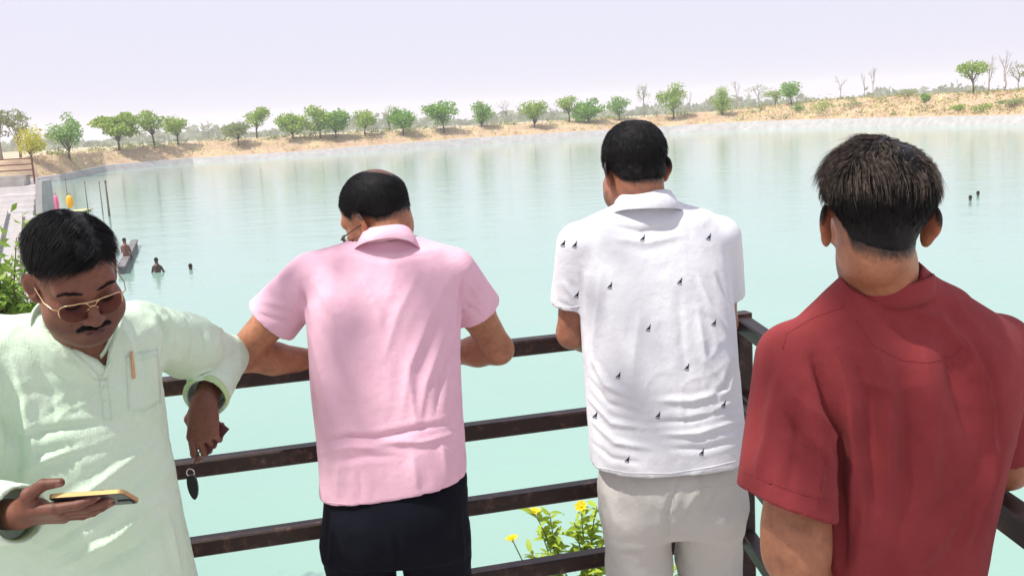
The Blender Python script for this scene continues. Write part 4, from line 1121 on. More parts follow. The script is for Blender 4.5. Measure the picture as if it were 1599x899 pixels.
# ------------------------------------------------------------------ man in the pink polo shirt, leaning on the rail
M['pink'] = fabric('pink_cotton', (.80, .50, .60), (.74, .44, .55), 1100)
M['navy'] = fabric('navy_cotton', (.006, .007, .013), (.004, .0045, .009), 700, .0)
def man_pink():
    root = empty('person', (at(615, 800, 2.75)[0], 2.75, FLOOR)); tag(root, 'man in pink polo shirt and navy trousers leaning on the railing, seen from behind', 'person')
    head = Head(at(588, 339, 2.93), frame(facing(-54, -25), R(8)), 1.06, .6,
                ([-.115, -.085, -.055, -.02, .0, .02, .045, .07, .11], [-.028, -.030, -.022, .010, .022, .012, .045, .075, .085]),
                lambda p: .0026 + .0015 * smooth01((-p[:, 1]) / .05) - .0095 * np.exp(-(((p[:, 0] - .012) / .034) ** 2 + ((p[:, 1] + .068) / .042) ** 2)) * smooth01((p[:, 2] - .045) / .03))
    nb = at(606, 380, 2.87); sL, sR = at(486, 432, 2.85), at(706, 424, 2.87)
    eL, eR = at(374, 556, 2.86), at(778, 545, 3.00); wL, wR = at(520, 566, 3.00), at(688, 552, 3.10)
    T = Loft([prow(505, 398, 693, 390, 2.86, .085), prow(482, 425, 714, 418, 2.85, .105), prow(477, 470, 720, 464, 2.83, .125), prow(482, 530, 718, 524, 2.80, .132), prow(486, 600, 719, 594, 2.77, .135),
              prow(493, 660, 722, 652, 2.75, .138), prow(500, 720, 727, 705, 2.73, .145), prow(503, 815, 730, 785, 2.72, .150), prow(503, 840, 730, 810, 2.72, .150)], 2.5)
    hipL, hipR = at(560, 860, 2.72), at(678, 850, 2.72); kL, kR = np.array([hipL[0] + .0, 2.76, .30]), np.array([hipR[0] + .0, 2.80, .30]); aL, aR = np.array([kL[0], 2.68, FLOOR + .1]), np.array([kR[0] + .01, 2.72, FLOOR + .1])
    hL = Hand(wL, (.85, .5, -.05), (0, .2, 1), 1, [(15, 25, 20)] * 4, [(.04, .05, -.012), (.055, .08, -.016), (.058, .104, -.018)])
    hR = Hand(wR, (-.85, .5, -.05), (0, .2, 1), -1, [(15, 25, 20)] * 4, [(.04, .05, -.012), (.055, .08, -.016), (.058, .104, -.018)])
    hd = head.sdf(); hls, hrs = hL.sdf(), hR.sdf(); lg = legs_body(hipL, hipR, kL, kR, aL, aR)
    nt_ = head.wor((0, -.030, -.055))
    def body(P):
        d = smin(T(P, -.035), chain(P, [sL, nb - np.array([0, 0, .03]), sR], [.045, .05, .045]), .05)
        d = smin(d, chain(P, [nb - np.array([0, -.0, .05]), (nb + nt_) / 2 + np.array([0, -.008, .0]), nt_], [.048, .053, .054]), .035)
        d = smin(d, hd(P), .018)
        d = smin(d, chain(P, [sL, sL * .5 + eL * .5, eL, eL * .65 + wL * .35, wL], [.050, .051, .044, .046, .029], .02), .02)
        d = smin(d, chain(P, [sR, sR * .5 + eR * .5, eR, eR * .65 + wR * .35, wR], [.050, .051, .044, .046, .029], .02), .02)
        d = smin(d, np.minimum(hls(P), hrs(P)), .012)
        return smin(d, lg(P), .03)
    x0, x1 = eL[0] - .09, eR[0] + .1
    hc = head.c
    o, V, F = body_mesh('body', body, axis(x0, x1, .008, [(hc[0] - .13, hc[0] + .13, .0035), (x0, x0 + .2, .005), (x1 - .22, x1, .005)]), axis(2.45, 3.32, .008, [(hc[1] - .14, hc[1] + .16, .0035)]),
                        axis(FLOOR - .02, hc[2] + .16, .012, [(.9, 1.1, .005), (hc[2] - .13, hc[2] + .16, .0035)]), lambda V: skin_cols(V, (.40, .19, .105), [head], beard=.5, scalp=(.018, .015, .016)), M['skin'], root)
    hair_obj(head, root, M['hair_short'], .0042, 13000, .010, lambda p: np.stack([-p[:, 0] * 2, .25 + 0 * p[:, 0], -.6 - 4 * np.maximum(0, .1 - p[:, 2])], 1), .25, .0007, .0012, 3, K=3, soft=.04,
             grow=lambda p: 1 - .75 * np.exp(-(((p[:, 0] - .012) / .034) ** 2 + ((p[:, 1] + .068) / .042) ** 2)) * smooth01((p[:, 2] - .045) / .03))
    g = glasses(head, None, M['black_metal'], lens_mat('clear_lens', (.93, .94, .96)), 'thin dark-framed glasses worn by the man in pink', name='glasses', wire=.0015, drop=-.012)
    # polo shirt
    dL, dR = nrm(eL - sL), nrm(eR - sR); cutL, cutR = sL + dL * .175, sR + dR * .15
    hem = [at(503, 795, 2.6), at(732, 760, 2.6), at(615, 788, 2.9)]
    hem[2][2] = (hem[0][2] + hem[1][2]) / 2 + .0
    def shirt(P):
        t = T(P)
        yoke = chain(P, [sL + np.array([.03, 0, .0]), nb - np.array([0, -.0, .010]), sR + np.array([-.03, 0, .0])], [.062, .062, .062])
        t = smin(t, yoke, .05)
        def sleeve(a, d, cut, n):
            s = seg(P, a, a + d * .22, .069, .084)
            s = np.maximum(s, (P - cut) @ d)
            inner = np.maximum(seg(P, a, a + d * .24, .058, .074), -((P - cut) @ d) - .03)
            return np.maximum(s, -inner)
        d = smin(t, np.minimum(sleeve(sL, dL, cutL, 0), sleeve(sR, dR, cutR, 0)), .018)
        h = plane_cut(P, hem); d = np.maximum(d, -h)
        d = np.maximum(d, -np.maximum(T(P, -.010, False), h - .04))
        return np.maximum(d, -seg(P, nb + np.array([0, .012, .022]), nt_, .056, .056))
    folds = [([(700, 440), (668, 500), (640, 570), (628, 650)], .016, .008), ([(655, 425), (622, 490), (600, 560)], .014, .006), ([(560, 420), (590, 480), (600, 540)], .016, .004),
             ([(492, 440), (520, 490), (530, 560)], .014, .006), ([(484, 520), (505, 600), (515, 660)], .013, .006), ([(716, 520), (690, 590), (680, 650)], .012, -.006), ([(700, 500), (665, 600), (655, 660)], .012, .006),
             ([(500, 690), (545, 682), (585, 684), (640, 672), (724, 655)], .010, -.008), ([(500, 706), (550, 697), (590, 700)], .011, .006), ([(600, 690), (660, 690), (726, 672)], .010, .006), ([(510, 722), (570, 712), (620, 712)], .010, -.005),
             ([(520, 620), (526, 680)], .014, .006), ([(640, 590), (650, 668)], .016, .007), ([(530, 715), (526, 790)], .016, .006), ([(560, 735), (566, 790)], .012, -.004), ([(645, 705), (652, 775)], .018, .006), ([(690, 690), (700, 765)], .014, .005),
             ([(545, 392), (600, 405), (665, 398)], .010, -.004), ([(470, 440), (482, 500), (484, 530)], .009, -.008), ([(724, 430), (716, 480), (714, 520)], .009, -.008),
             ([(410, 470), (455, 480)], .010, .005), ([(400, 490), (460, 505)], .009, -.004), ([(440, 450), (470, 500)], .010, .005), ([(730, 440), (752, 470)], .008, .005), ([(722, 470), (750, 490)], .008, -.004)]
    so, SV, SF = garment('shirt', shirt, (x0 + .05, 2.5, .55), (x1, 3.1, 1.35), .0055, M['pink'], root, folds, (.0022, 11, (1, 1, .45)))
    bv = bvh_of(SV, SF)
    for ln in ([(503, 783), (560, 789), (615, 785), (680, 772), (729, 750)], [(404, 483), (440, 503), (474, 523)], [(755, 470), (735, 478), (718, 492)]): seam('hem_seam', bv, ln, 2.2, .0006, M['pink'], so)
    # folded collar
    ax_up = nrm((-.04, .62, 1)); f_ = nrm(np.array([-.25, 1, -.1])); f_ = nrm(f_ - ax_up * (f_ @ ax_up)); Mc = np.stack([np.cross(f_, ax_up), f_, ax_up], 1)
    prof = [(.000, -.02), (.001, .022), (.0025, .026), (.0050, .025), (.016, .004), (.036, -.034), (.0345, -.0355), (.0135, .003), (.0035, .020), (.0025, -.02)]
    def warp(p, a, dr, dz):
        q = p.copy(); q[2] += .004 * math.sin(3 * a + .5) + (-.016 if abs(math.cos(a / 2)) > .8 else 0) * smooth01(math.cos(a)); 
        if dr > .02: q[2] += .006 * math.sin(2 * a + 1.0) - .008 * max(0, math.sin(a))
        return q
    ring_sweep('collar', nb + ax_up * .020 + np.array([0, -.013, -.017]), Mc, .066, .068, prof, M['pink'], so, 0, 360, 72, warp)
    # trousers
    wz = hem[2][2] + .06
    def trous(P):
        W_ = Loft([prow(508, 860, 727, 850, 2.73, .138), prow(506, 800, 730, 780, 2.73, .140), prow(508, 740, 728, 730, 2.74, .125)], 2.4)
        w0 = W_(P); d = np.minimum(*[smin(w0, chain(P, [h + np.array([0, 0, .02]), k, a + np.array([0, 0, -.02])], [.100, .094, .088], .03), .035) for h, k, a in ((hipL, kL, aL), (hipR, kR, aR))])
        d = smin(d, ell(P, (T.at(np.array([.72]))[0][0], 2.64, .60), (.15, .075, .10)), .06)
        return np.maximum(d, FLOOR + .06 - P[:, 2])
    garment('trousers', trous, (hipL[0] - .16, 2.5, FLOOR), (hipR[0] + .17, 2.98, .85), .009, M['navy'], root, [([(520, 805), (515, 895)], .012, .005), ([(718, 790), (724, 895)], .012, .005), ([(620, 830), (622, 890)], .008, -.008), ([(560, 820), (600, 870)], .014, .004)], (.004, 9, (1, 1, .4)))
    for a in (aL, aR): shoe(a + np.array([0, .03, 0]), (.05, 1), M['shoe'], root)
man_pink()

# ------------------------------------------------------------------ man in the white printed polo shirt
M['white'] = fabric('white_cotton', (.70, .71, .75), (.65, .665, .71), 1000)
M['grey_cloth'] = fabric('grey_cotton', (.54, .53, .50), (.50, .49, .46), 800, .03)
M['print'] = simple('navy_print', (.02, .022, .04), .85, .1, .1, 60)
def man_white():
    root = empty('person', (at(1040, 800, 2.95)[0], 2.95, FLOOR)); tag(root, 'man in white polo shirt with small sailboat prints and grey trousers, seen from behind', 'person')
    head = Head(at(990, 264, 3.03), frame(facing(-14, -14), R(2)), 1.10, .7,
                ([-.115, -.085, -.055, -.02, .0, .02, .045, .07, .11], [-.058, -.056, -.040, -.004, .010, -.012, .045, .075, .085]),
                lambda p: .0040 + .002 * smooth01((-p[:, 1]) / .05) - .0045 * np.exp(-(((p[:, 0] - .01) / .03) ** 2 + ((p[:, 1] + .03) / .045) ** 2)) * smooth01((p[:, 2] - .07) / .02))
    nb = at(1008, 331, 3.00); sL, sR = at(905, 382, 2.99), at(1122, 372, 3.02)
    eL, eR = at(893, 520, 3.03), at(1128, 505, 3.10); wL, wR = at(945, 535, 3.22), at(1075, 520, 3.30)
    T = Loft([prow(925, 345, 1105, 338, 3.00, .085), prow(905, 372, 1125, 362, 3.00, .11), prow(900, 420, 1137, 412, 2.99, .13), prow(906, 500, 1146, 492, 2.97, .142), prow(914, 600, 1153, 590, 2.95, .15),
              prow(919, 680, 1162, 670, 2.94, .155), prow(923, 770, 1168, 755, 2.93, .155), prow(923, 800, 1168, 785, 2.93, .155)], 2.5)
    hipL, hipR = at(995, 815, 2.94), at(1110, 808, 2.94); kL, kR = np.array([hipL[0] + .005, 2.98, .28]), np.array([hipR[0] + .005, 3.02, .28]); aL, aR = np.array([kL[0] + .01, 2.90, FLOOR + .1]), np.array([kR[0] + .02, 2.95, FLOOR + .1])
    th = [(.04, .05, -.012), (.055, .08, -.016), (.058, .104, -.018)]
    hL = Hand(wL, (.9, .25, -.05), (0, .2, 1), 1, [(15, 25, 20)] * 4, th); hR = Hand(wR, (-.85, .1, -.05), (0, .2, 1), -1, [(15, 25, 20)] * 4, th)
    hd = head.sdf(); hls, hrs = hL.sdf(), hR.sdf(); lg = legs_body(hipL, hipR, kL, kR, aL, aR); nt_ = head.wor((0, -.030, -.055))
    def body(P):
        d = smin(T(P, -.035) + .03 * smooth01((.85 - P[:, 2]) / .12), chain(P, [sL, nb - np.array([0, 0, .03]), sR], [.045, .05, .045]), .05)
        d = smin(d, chain(P, [nb - np.array([0, 0, .05]), (nb + nt_) / 2, nt_], [.070, .064, .060]), .035); d = smin(d, hd(P), .018)
        d = smin(d, chain(P, [sL, sL * .5 + eL * .5, eL, eL * .65 + wL * .35, wL], [.05, .05, .044, .044, .029], .02), .02)
        d = smin(d, chain(P, [sR, sR * .5 + eR * .5, eR, eR * .65 + wR * .35, wR], [.05, .05, .044, .044, .029], .02), .02)
        d = smin(d, np.minimum(hls(P), hrs(P)), .012)
        return smin(d, lg(P), .03)
    x0, x1 = eL[0] - .1, eR[0] + .1; hc = head.c
    body_mesh('body', body, axis(x0, x1, .008, [(hc[0] - .14, hc[0] + .14, .0038), (x0, x0 + .16, .005)]), axis(2.66, 3.5, .008, [(hc[1] - .14, hc[1] + .16, .0038)]),
              axis(FLOOR - .02, hc[2] + .17, .012, [(.95, 1.15, .005), (hc[2] - .14, hc[2] + .17, .0038)]), lambda V: skin_cols(V, (.33, .155, .095), [head], beard=.9, scalp=(.014, .011, .012)), M['skin'], root)
    hair_obj(head, root, M['hair_short'], .0042, 15000, .012, lambda p: np.stack([-p[:, 0] * 2, .2 + 0 * p[:, 0], -.7 - 4 * np.maximum(0, .1 - p[:, 2])], 1), .22, .0007, .0014, 5, K=3, soft=.035)
    dL, dR = nrm(eL - sL), nrm(eR - sR); cutL, cutR = sL + dL * .185, sR + dR * .19
    hem = [at(924, 742, 2.82), at(1168, 729, 2.82), at(1046, 742, 3.05)]; hem[2][2] = (hem[0][2] + hem[1][2]) / 2 + .02
    def shirt(P):
        t = smin(T(P), chain(P, [sL + np.array([.03, 0, 0]), nb - np.array([0, 0, .012]), sR + np.array([-.03, 0, 0])], [.064, .078, .064]), .05)
        def sleeve(a, d, cut):
            s = np.maximum(seg(P, a, a + d * .22, .068, .074), (P - cut) @ d)
            return np.maximum(s, -np.maximum(seg(P, a, a + d * .24, .057, .063), -((P - cut) @ d) - .03))
        d = smin(t, np.minimum(sleeve(sL, dL, cutL), sleeve(sR, dR, cutR)), .02)
        h = plane_cut(P, hem); d = np.maximum(d, -h); d = np.maximum(d, -np.maximum(T(P, -.010, False), h - .04))
        return np.maximum(d, -seg(P, nb + np.array([0, .008, .016]), nt_, .067, .067))
    folds = [([(908, 420), (912, 480), (915, 540)], .010, -.008), ([(955, 352), (1000, 362), (1060, 352)], .010, -.006), ([(960, 372), (1010, 380), (1070, 366)], .012, .005),
             ([(1090, 430), (1110, 480), (1140, 520)], .012, .006), ([(1120, 430), (1142, 480)], .010, -.006), ([(1090, 480), (1100, 560), (1130, 600)], .014, .006), ([(940, 420), (930, 500), (925, 570)], .014, .006),
             ([(925, 560), (945, 600), (985, 620)], .011, .007), ([(920, 590), (950, 630), (1000, 645)], .010, -.006), ([(918, 620), (955, 660), (1010, 668)], .010, .007), ([(922, 655), (960, 690), (1020, 700)], .010, .006), ([(925, 690), (955, 715), (1000, 722)], .009, -.005),
             ([(1020, 625), (1080, 625), (1140, 610)], .011, .006), ([(1010, 660), (1080, 655), (1150, 635)], .010, -.006), ([(1030, 678), (1090, 676), (1158, 655)], .010, .006), ([(1040, 700), (1100, 700), (1160, 685)], .010, -.005), ([(1050, 655), (1110, 645), (1155, 620)], .008, .004),
             ([(1000, 480), (990, 560), (985, 620)], .018, .004), ([(1060, 460), (1065, 540), (1075, 600)], .018, -.004), ([(880, 440), (900, 470)], .010, .005), ([(872, 470), (900, 485)], .009, -.004), ([(1146, 560), (1135, 600), (1110, 625)], .010, -.007)]
    so, SV, SF = garment('shirt', shirt, (x0 - .02, 2.72, .55), (x1, 3.25, 1.5), .0058, M['white'], root, folds, (.0022, 11, (1, 1, .6)))
    bv = bvh_of(SV, SF)
    seam('hem_seam', bv, [(926, 728), (980, 738), (1046, 739), (1110, 729), (1164, 716)], 2.2, .0006, M['white'], so)
    seam('sleeve_seam', bv, [(869, 478), (890, 480), (906, 478)], 2.0, .0006, M['white'], so)
    for (x, y) in ((897, 381), (879, 379), (1003, 371), (1106, 369), (952, 445), (1061, 438), (900, 459), (1012, 511), (1114, 503), (965, 585), (1072, 572), (1129, 630), (1027, 647), (929, 647), (979, 716), (1095, 705)):
        vv = []; ff = []; n = 4; bad = False
        for tri in (((-1.2, 4.0), (4.8, -7.0), (3.6, 4.2)), ((-4.8, 5.4), (1.6, -2.0), (-1.6, 4.8)), ((-5.2, 7.0), (4.4, 5.6), (3.2, 7.4))):
            b = len(vv); tri = np.array(tri); idx = {}
            for i in range(n + 1):
                for j in range(n + 1 - i):
                    q = tri[0] + (tri[1] - tri[0]) * i / n + (tri[2] - tri[0]) * j / n; h = hit(bv, x + q[0] * .86, y + q[1] * .86)
                    if h is None: bad = True; break
                    nn = h[1] if h[1] @ (CAM - h[0]) > 0 else -h[1]; idx[i, j] = len(vv); vv.append(h[0] + nn * .0009)
                if bad: break
            if bad: break
            for i in range(n):
                for j in range(n - i):
                    ff.append((idx[i, j], idx[i + 1, j], idx[i, j + 1]))
                    if i + j < n - 1: ff.append((idx[i + 1, j], idx[i + 1, j + 1], idx[i, j + 1]))
        if not bad: keep(mesh_obj('sailboat_print', vv, ff, M['print'], None, True), so)
    ax_up = nrm((-.02, .30, 1)); f_ = nrm(np.array([-.1, 1, -.1])); f_ = nrm(f_ - ax_up * (f_ @ ax_up)); Mc = np.stack([np.cross(f_, ax_up), f_, ax_up], 1)
    prof = [(.000, -.02), (.001, .026), (.003, .031), (.006, .030), (.018, .006), (.034, -.026), (.0325, -.0275), (.0155, .005), (.0042, .025), (.003, -.02)]
    def warp(p, a, dr, dz):
        q = p.copy(); q[2] += .003 * math.sin(3 * a + 1) - .022 * smooth01(math.cos(a)); 
        if dr > .02: q[2] += .004 * math.sin(2 * a)
        return q
    ring_sweep('collar', nb + ax_up * .026 + np.array([0, -.008, -.008]), Mc, .076, .078, prof, M['white'], so, 0, 360, 72, warp)
    W_ = Loft([prow(955, 828, 1150, 820, 2.95, .105), prow(940, 795, 1163, 787, 2.945, .130), prow(933, 760, 1163, 750, 2.945, .132), prow(940, 690, 1154, 680, 2.95, .12)], 2.4)
    def trous(P):
        w0 = W_(P); d = np.minimum(*[smin(w0, chain(P, [h + np.array([0, 0, .03]), k, a + np.array([0, 0, -.02])], [.106, .098, .086], .03), .04) for h, k, a in ((hipL, kL, aL), (hipR, kR, aR))])
        d = smin(d, ell(P, ((hipL[0] + hipR[0]) / 2, 2.89, .58), (.15, .085, .085)), .06)
        return np.maximum(d, FLOOR + .05 - P[:, 2])
    tf = [([(1060, 745), (1042, 800), (1035, 850)], .008, -.010), ([(1100, 745), (1075, 790), (1050, 825)], .010, .006), ([(1135, 745), (1105, 800), (1060, 835)], .010, -.006), ([(1150, 765), (1130, 810), (1095, 850)], .012, .005), ([(940, 760), (960, 810), (975, 890)], .014, .006), ([(1000, 760), (1010, 890)], .02, .004),
          ([(1045, 835), (1085, 830), (1120, 820)], .010, -.005), ([(930, 770), (945, 830), (958, 890)], .010, -.005), ([(1120, 840), (1115, 895)], .016, .005)]
    to, TV, TF_ = garment('trousers', trous, (hipL[0] - .17, 2.7, FLOOR), (hipR[0] + .19, 3.22, .88), .0075, M['grey_cloth'], root, [(l_, w_ * 1.2, h_ * .55) for l_, w_, h_ in tf], (.003, 10, (1, 1, .4)))
    bt = bvh_of(TV, TF_)
    seam('back_seam', bt, [(1056, 756), (1050, 790), (1044, 835)], 1.6, .0004, M['grey_cloth'], to)
    seam('pocket_seam', bt, [(1092, 762), (1120, 760), (1146, 756)], 1.8, .0005, M['grey_cloth'], to)
    for a in (aL, aR): shoe(a + np.array([0, .03, 0]), (.0, 1), M['shoe'], root)
man_white()

# ------------------------------------------------------------------ man in the red T-shirt, nearest the camera
M['red'] = fabric('red_cotton', (.28, .045, .048), (.225, .034, .037), 1000, .04)
M['khaki'] = fabric('khaki_cotton', (.22, .19, .14), (.18, .15, .11), 700, .2)
def man_red():
    root = empty('person', (at(1400, 700, 1.55)[0], 1.55, FLOOR)); tag(root, 'man in dark red T-shirt with greying hair at right, nearest of those seen from behind', 'person')
    head = Head(at(1366, 342, 1.50), frame(facing(4, -5), R(-3)), .91, 0,
                ([-.115, -.085, -.055, -.025, -.005, .02, .045, .07, .11], [-.056, -.062, -.048, .014, .030, .010, .045, .072, .085]),
                lambda p: .0015 + .003 * smooth01((p[:, 2] + .03) / .05) + .005 * smooth01((p[:, 2] - .0) / .05) - .008 * np.exp(-(((p[:, 0] - .022) / .026) ** 2 + ((p[:, 1] + .055) / .045) ** 2)) * smooth01((p[:, 2] - .06) / .02) + .003 * vnoise(p * 38), jaw=.62)
    nb = at(1383, 438, 1.53); sL, sR = at(1240, 556, 1.49), at(1556, 545, 1.60)
    eL, eR = at(1243, 862, 1.44), np.array([.835, 1.69, 1.035]); wL, wR = at(1285, 1040, 1.62), np.array([.805, 1.94, 1.03])
    T = Loft([prow(1322, 474, 1475, 466, 1.545, .06, DR=1.575), prow(1262, 502, 1535, 492, 1.52, .085, DR=1.585), prow(1228, 545, 1572, 535, 1.50, .105, DR=1.59), prow(1236, 610, 1580, 600, 1.50, .118, DR=1.59), prow(1250, 680, 1562, 670, 1.50, .118, DR=1.58),
              prow(1264, 760, 1540, 745, 1.50, .115, DR=1.57), prow(1272, 840, 1522, 830, 1.50, .115, DR=1.565), prow(1274, 930, 1505, 920, 1.50, .118, DR=1.56), prow(1272, 1060, 1503, 1050, 1.50, .12, DR=1.56)], 2.4)
    cx = T.at(np.array([.6])); hz = .62
    yw = cx[4][0]; ux = np.array([math.cos(yw), math.sin(yw), 0]); ctr = np.array([cx[0][0], cx[1][0], hz])
    hipL, hipR = ctr - ux * .08, ctr + ux * .08; kL, kR = hipL + np.array([-.01, .03, -.36]), hipR + np.array([.03, .03, -.36]); aL, aR = np.array([kL[0], kL[1] - .05, FLOOR + .1]), np.array([kR[0] + .02, kR[1] - .03, FLOOR + .1])
    th = [(.04, .05, -.012), (.055, .08, -.016), (.058, .104, -.018)]
    hL = Hand(wL, (.3, .35, -.9), (-.9, .2, -.3), -1, [(20, 30, 20)] * 4, th); hR = Hand(wR, (-.05, 1, -.10), (.1, .1, 1), -1, [(15, 25, 20)] * 4, th)
    hd = head.sdf(); hls, hrs = hL.sdf(), hR.sdf(); lg = legs_body(hipL, hipR, kL, kR, aL, aR); nt_ = head.wor((0, -.028, -.06))
    def body(P):
        d = smin(T(P, -.025), chain(P, [sL, nb - np.array([0, 0, .045]), sR], [.040, .045, .040]), .04)
        d = smin(d, chain(P, [nb - np.array([0, -.005, .06]), (nb + nt_) / 2, nt_], [.046, .0475, .046]), .03); d = smin(d, hd(P), .018)
        d = smin(d, chain(P, [sL, sL * .5 + eL * .5, eL * .88 + sL * .12, eL, eL * .72 + wL * .28, wL], [.045, .046, .047, .046, .045, .029], .02), .02)
        d = smin(d, chain(P, [sR, sR * .5 + eR * .5, eR, eR * .65 + wR * .35, wR], [.045, .047, .042, .044, .029], .02), .02)
        d = smin(d, np.minimum(hls(P), hrs(P)), .012)
        return smin(d, lg(P), .03)
    lo = np.minimum.reduce([eL, wL, sL]) - .1; hi = np.maximum.reduce([eR, wR, sR]) + np.array([.12, .26, 0]); hc = head.c
    body_mesh('body', body, axis(lo[0], hi[0], .008, [(hc[0] - .13, hc[0] + .13, .003), (lo[0], lo[0] + .22, .004)]), axis(1.22, hi[1], .008, [(hc[1] - .14, hc[1] + .16, .003), (1.3, 1.5, .004)]),
              axis(FLOOR - .02, hc[2] + .16, .012, [(.62, .9, .004), (hc[2] - .16, hc[2] + .16, .003)]), lambda V: skin_cols(V, (.40, .185, .10), [head], beard=1.0, scalp=(.022, .016, .014)), M['skin'], root)
    def comb(p):
        r = np.stack([p[:, 0] - .022, p[:, 1] + .055], 1); top = smooth01((p[:, 2] - .05) / .05)
        sw = np.stack([-r[:, 1] * 14 + r[:, 0] * 22, r[:, 0] * 14 + r[:, 1] * 22, -.25 + 0 * r[:, 0]], 1)
        dn = np.stack([-p[:, 0] * 1.5, -.1 + 0 * p[:, 0], -1 + 0 * p[:, 0]], 1)
        return sw * top[:, None] + dn * (1 - top)[:, None] + (.3 + 1.1 * top[:, None]) * np.stack([vnoise(p * 42), vnoise(p * 42 + 9), vnoise(p * 42 + 21)], 1)
    bald = lambda p: 1 - .75 * np.exp(-(((p[:, 0] - .022) / .024) ** 2 + ((p[:, 1] + .06) / .04) ** 2)) * smooth01((p[:, 2] - .06) / .02)
    hair_obj(head, root, M['hair'], .003, 9000, .017, comb, .05, .0007, .002, 8, grow=lambda p: bald(p) * (.35 + .65 * smooth01((p[:, 2] + .03) / .06)), K=4, soft=.05)
    # silvered upper layer of longer strands
    hair_obj(Head(head.c, head.M, head.k, 0, ([-.12, -.06, 0, .05, .1], [.045, .045, .05, .07, .09]), lambda p: head.thick(p) * .98), root, M['hair_grey'], .004, 5200, .034, comb, .26, .0008, .002, 12, name='hair_top', grow=lambda p: bald(p) ** 2, soft=.02)
    hemL = [at(1153, 757, 1.44), at(1300, 806, 1.44), at(1228, 800, 1.33)]
    dR = nrm(eR - sR); cutR = sR + dR * .20
    pl = lambda P: plane_cut(P, hemL)
    dL = nrm(at(1226, 800, 1.42) - sL)
    def shirt(P):
        t = smin(T(P), chain(P, [sL + ux * .03, nb - np.array([0, -.002, .016]), sR - ux * .03], [.055, .0615, .055]), .04)
        s = np.maximum(seg(P, sL + np.array([-.0, 0, -.005]), sL + dL * .25, .058, .076), -pl(P))
        s = np.maximum(s, -np.maximum(seg(P, sL, sL + dL * .25, .050, .068), pl(P) - .03))
        r = np.maximum(seg(P, sR, sR + dR * .22, .058, .072), (P - cutR) @ dR)
        r = np.maximum(r, -np.maximum(seg(P, sR, sR + dR * .24, .050, .063), -((P - cutR) @ dR) - .03))
        d = smin(t, np.minimum(s, r), .014)
        return np.maximum(smax(d, .42 - P[:, 2], .004), -chain(P, [nb - np.array([0, -.010, -.004]), nt_], [.0545, .0545]))
    folds = [([(1330, 590), (1400, 610), (1440, 600)], .012, .003), ([(1270, 560), (1290, 620), (1310, 690), (1310, 760)], .010, -.010), ([(1300, 545), (1325, 620), (1335, 720), (1325, 850)], .014, .007), ([(1335, 540), (1365, 620), (1368, 700)], .014, -.005), ([(1360, 520), (1385, 600), (1390, 700), (1380, 800)], .014, .005),
             ([(1240, 610), (1280, 660), (1306, 690)], .010, .006), ([(1225, 640), (1270, 700), (1300, 730)], .011, -.006), ([(1215, 580), (1200, 680), (1180, 750)], .012, .006), ([(1250, 600), (1245, 690), (1230, 770)], .014, -.005), ([(1280, 690), (1275, 790)], .010, .005),
             ([(1500, 520), (1530, 600), (1545, 680), (1552, 720)], .012, .008), ([(1475, 530), (1500, 620), (1520, 700)], .016, -.006), ([(1552, 700), (1530, 780), (1500, 860)], .014, .008), ([(1540, 740), (1480, 820), (1430, 890)], .018, .006), ([(1440, 540), (1455, 640), (1450, 760)], .02, .005),
             ([(1410, 640), (1420, 760), (1400, 890)], .018, -.005), ([(1340, 700), (1350, 800), (1340, 890)], .016, .006), ([(1420, 480), (1470, 500), (1500, 540)], .012, .004), ([(1310, 760), (1318, 830), (1315, 890)], .012, -.006)]
    so, SV, SF = garment('shirt', shirt, (lo[0] - .02, 1.22, .38), (hi[0], 1.86, nb[2] + .06), .0045, M['red'], root, [(l_, w_, h_ * 2.0) for l_, w_, h_ in folds], (.0022, 13, (1, 1, .45)))
    bv = bvh_of(SV, SF)
    for ln, nm in (([(1158, 735), (1200, 752), (1250, 770), (1302, 784)], 'hem_seam'), ([(1338, 500), (1365, 540), (1410, 562), (1450, 566), (1490, 555), (1510, 535)], 'yoke_seam'), ([(1318, 478), (1270, 495), (1228, 520)], 'shoulder_seam'), ([(1228, 522), (1222, 545)], 'shoulder_seam')):
        seam(nm, bv, ln, 2.4, .0007, M['red'], so)
    up = nrm((.04, -.10, 1)); f_ = nrm(np.array([-.25, 1, -.1])); f_ = nrm(f_ - up * (f_ @ up)); Mc = np.stack([np.cross(f_, up), f_, up], 1)
    ring_sweep('collar', nb + up * .004 + np.array([.0, -.006, 0]), Mc, .0610, .0615, [(0, -.02), (.0005, .006), (.002, .0105), (.0045, .0105), (.0065, .006), (.0085, -.010), (.0085, -.024), (.002, -.024)], M['red'], so, 0, 360, 72, lambda p, a, dr, dz: p + np.array([0, 0, .003 * math.sin(3 * a) - .03 * smooth01(math.cos(a))]))
    Wt = Loft([(.46, ctr[0], ctr[1], .155, .115, yw), (.60, ctr[0], ctr[1], .15, .115, yw), (.72, ctr[0], ctr[1], .14, .105, yw)], 2.4)
    def trous(P):
        d = Wt(P)
        for h, k, a in ((hipL, kL, aL), (hipR, kR, aR)): d = smin(d, chain(P, [h, k, a + np.array([0, 0, -.02])], [.085, .075, .07], .03), .02)
        return np.maximum(d, FLOOR + .05 - P[:, 2])
    garment('trousers', trous, (ctr[0] - .3, ctr[1] - .25, FLOOR), (ctr[0] + .32, ctr[1] + .28, .8), .011, M['khaki'], root, (), (.004, 10, (1, 1, .4)))
    for a in (aL, aR): shoe(a + np.array([0, .03, 0]), (-.1, 1), M['shoe'], root)
man_red()

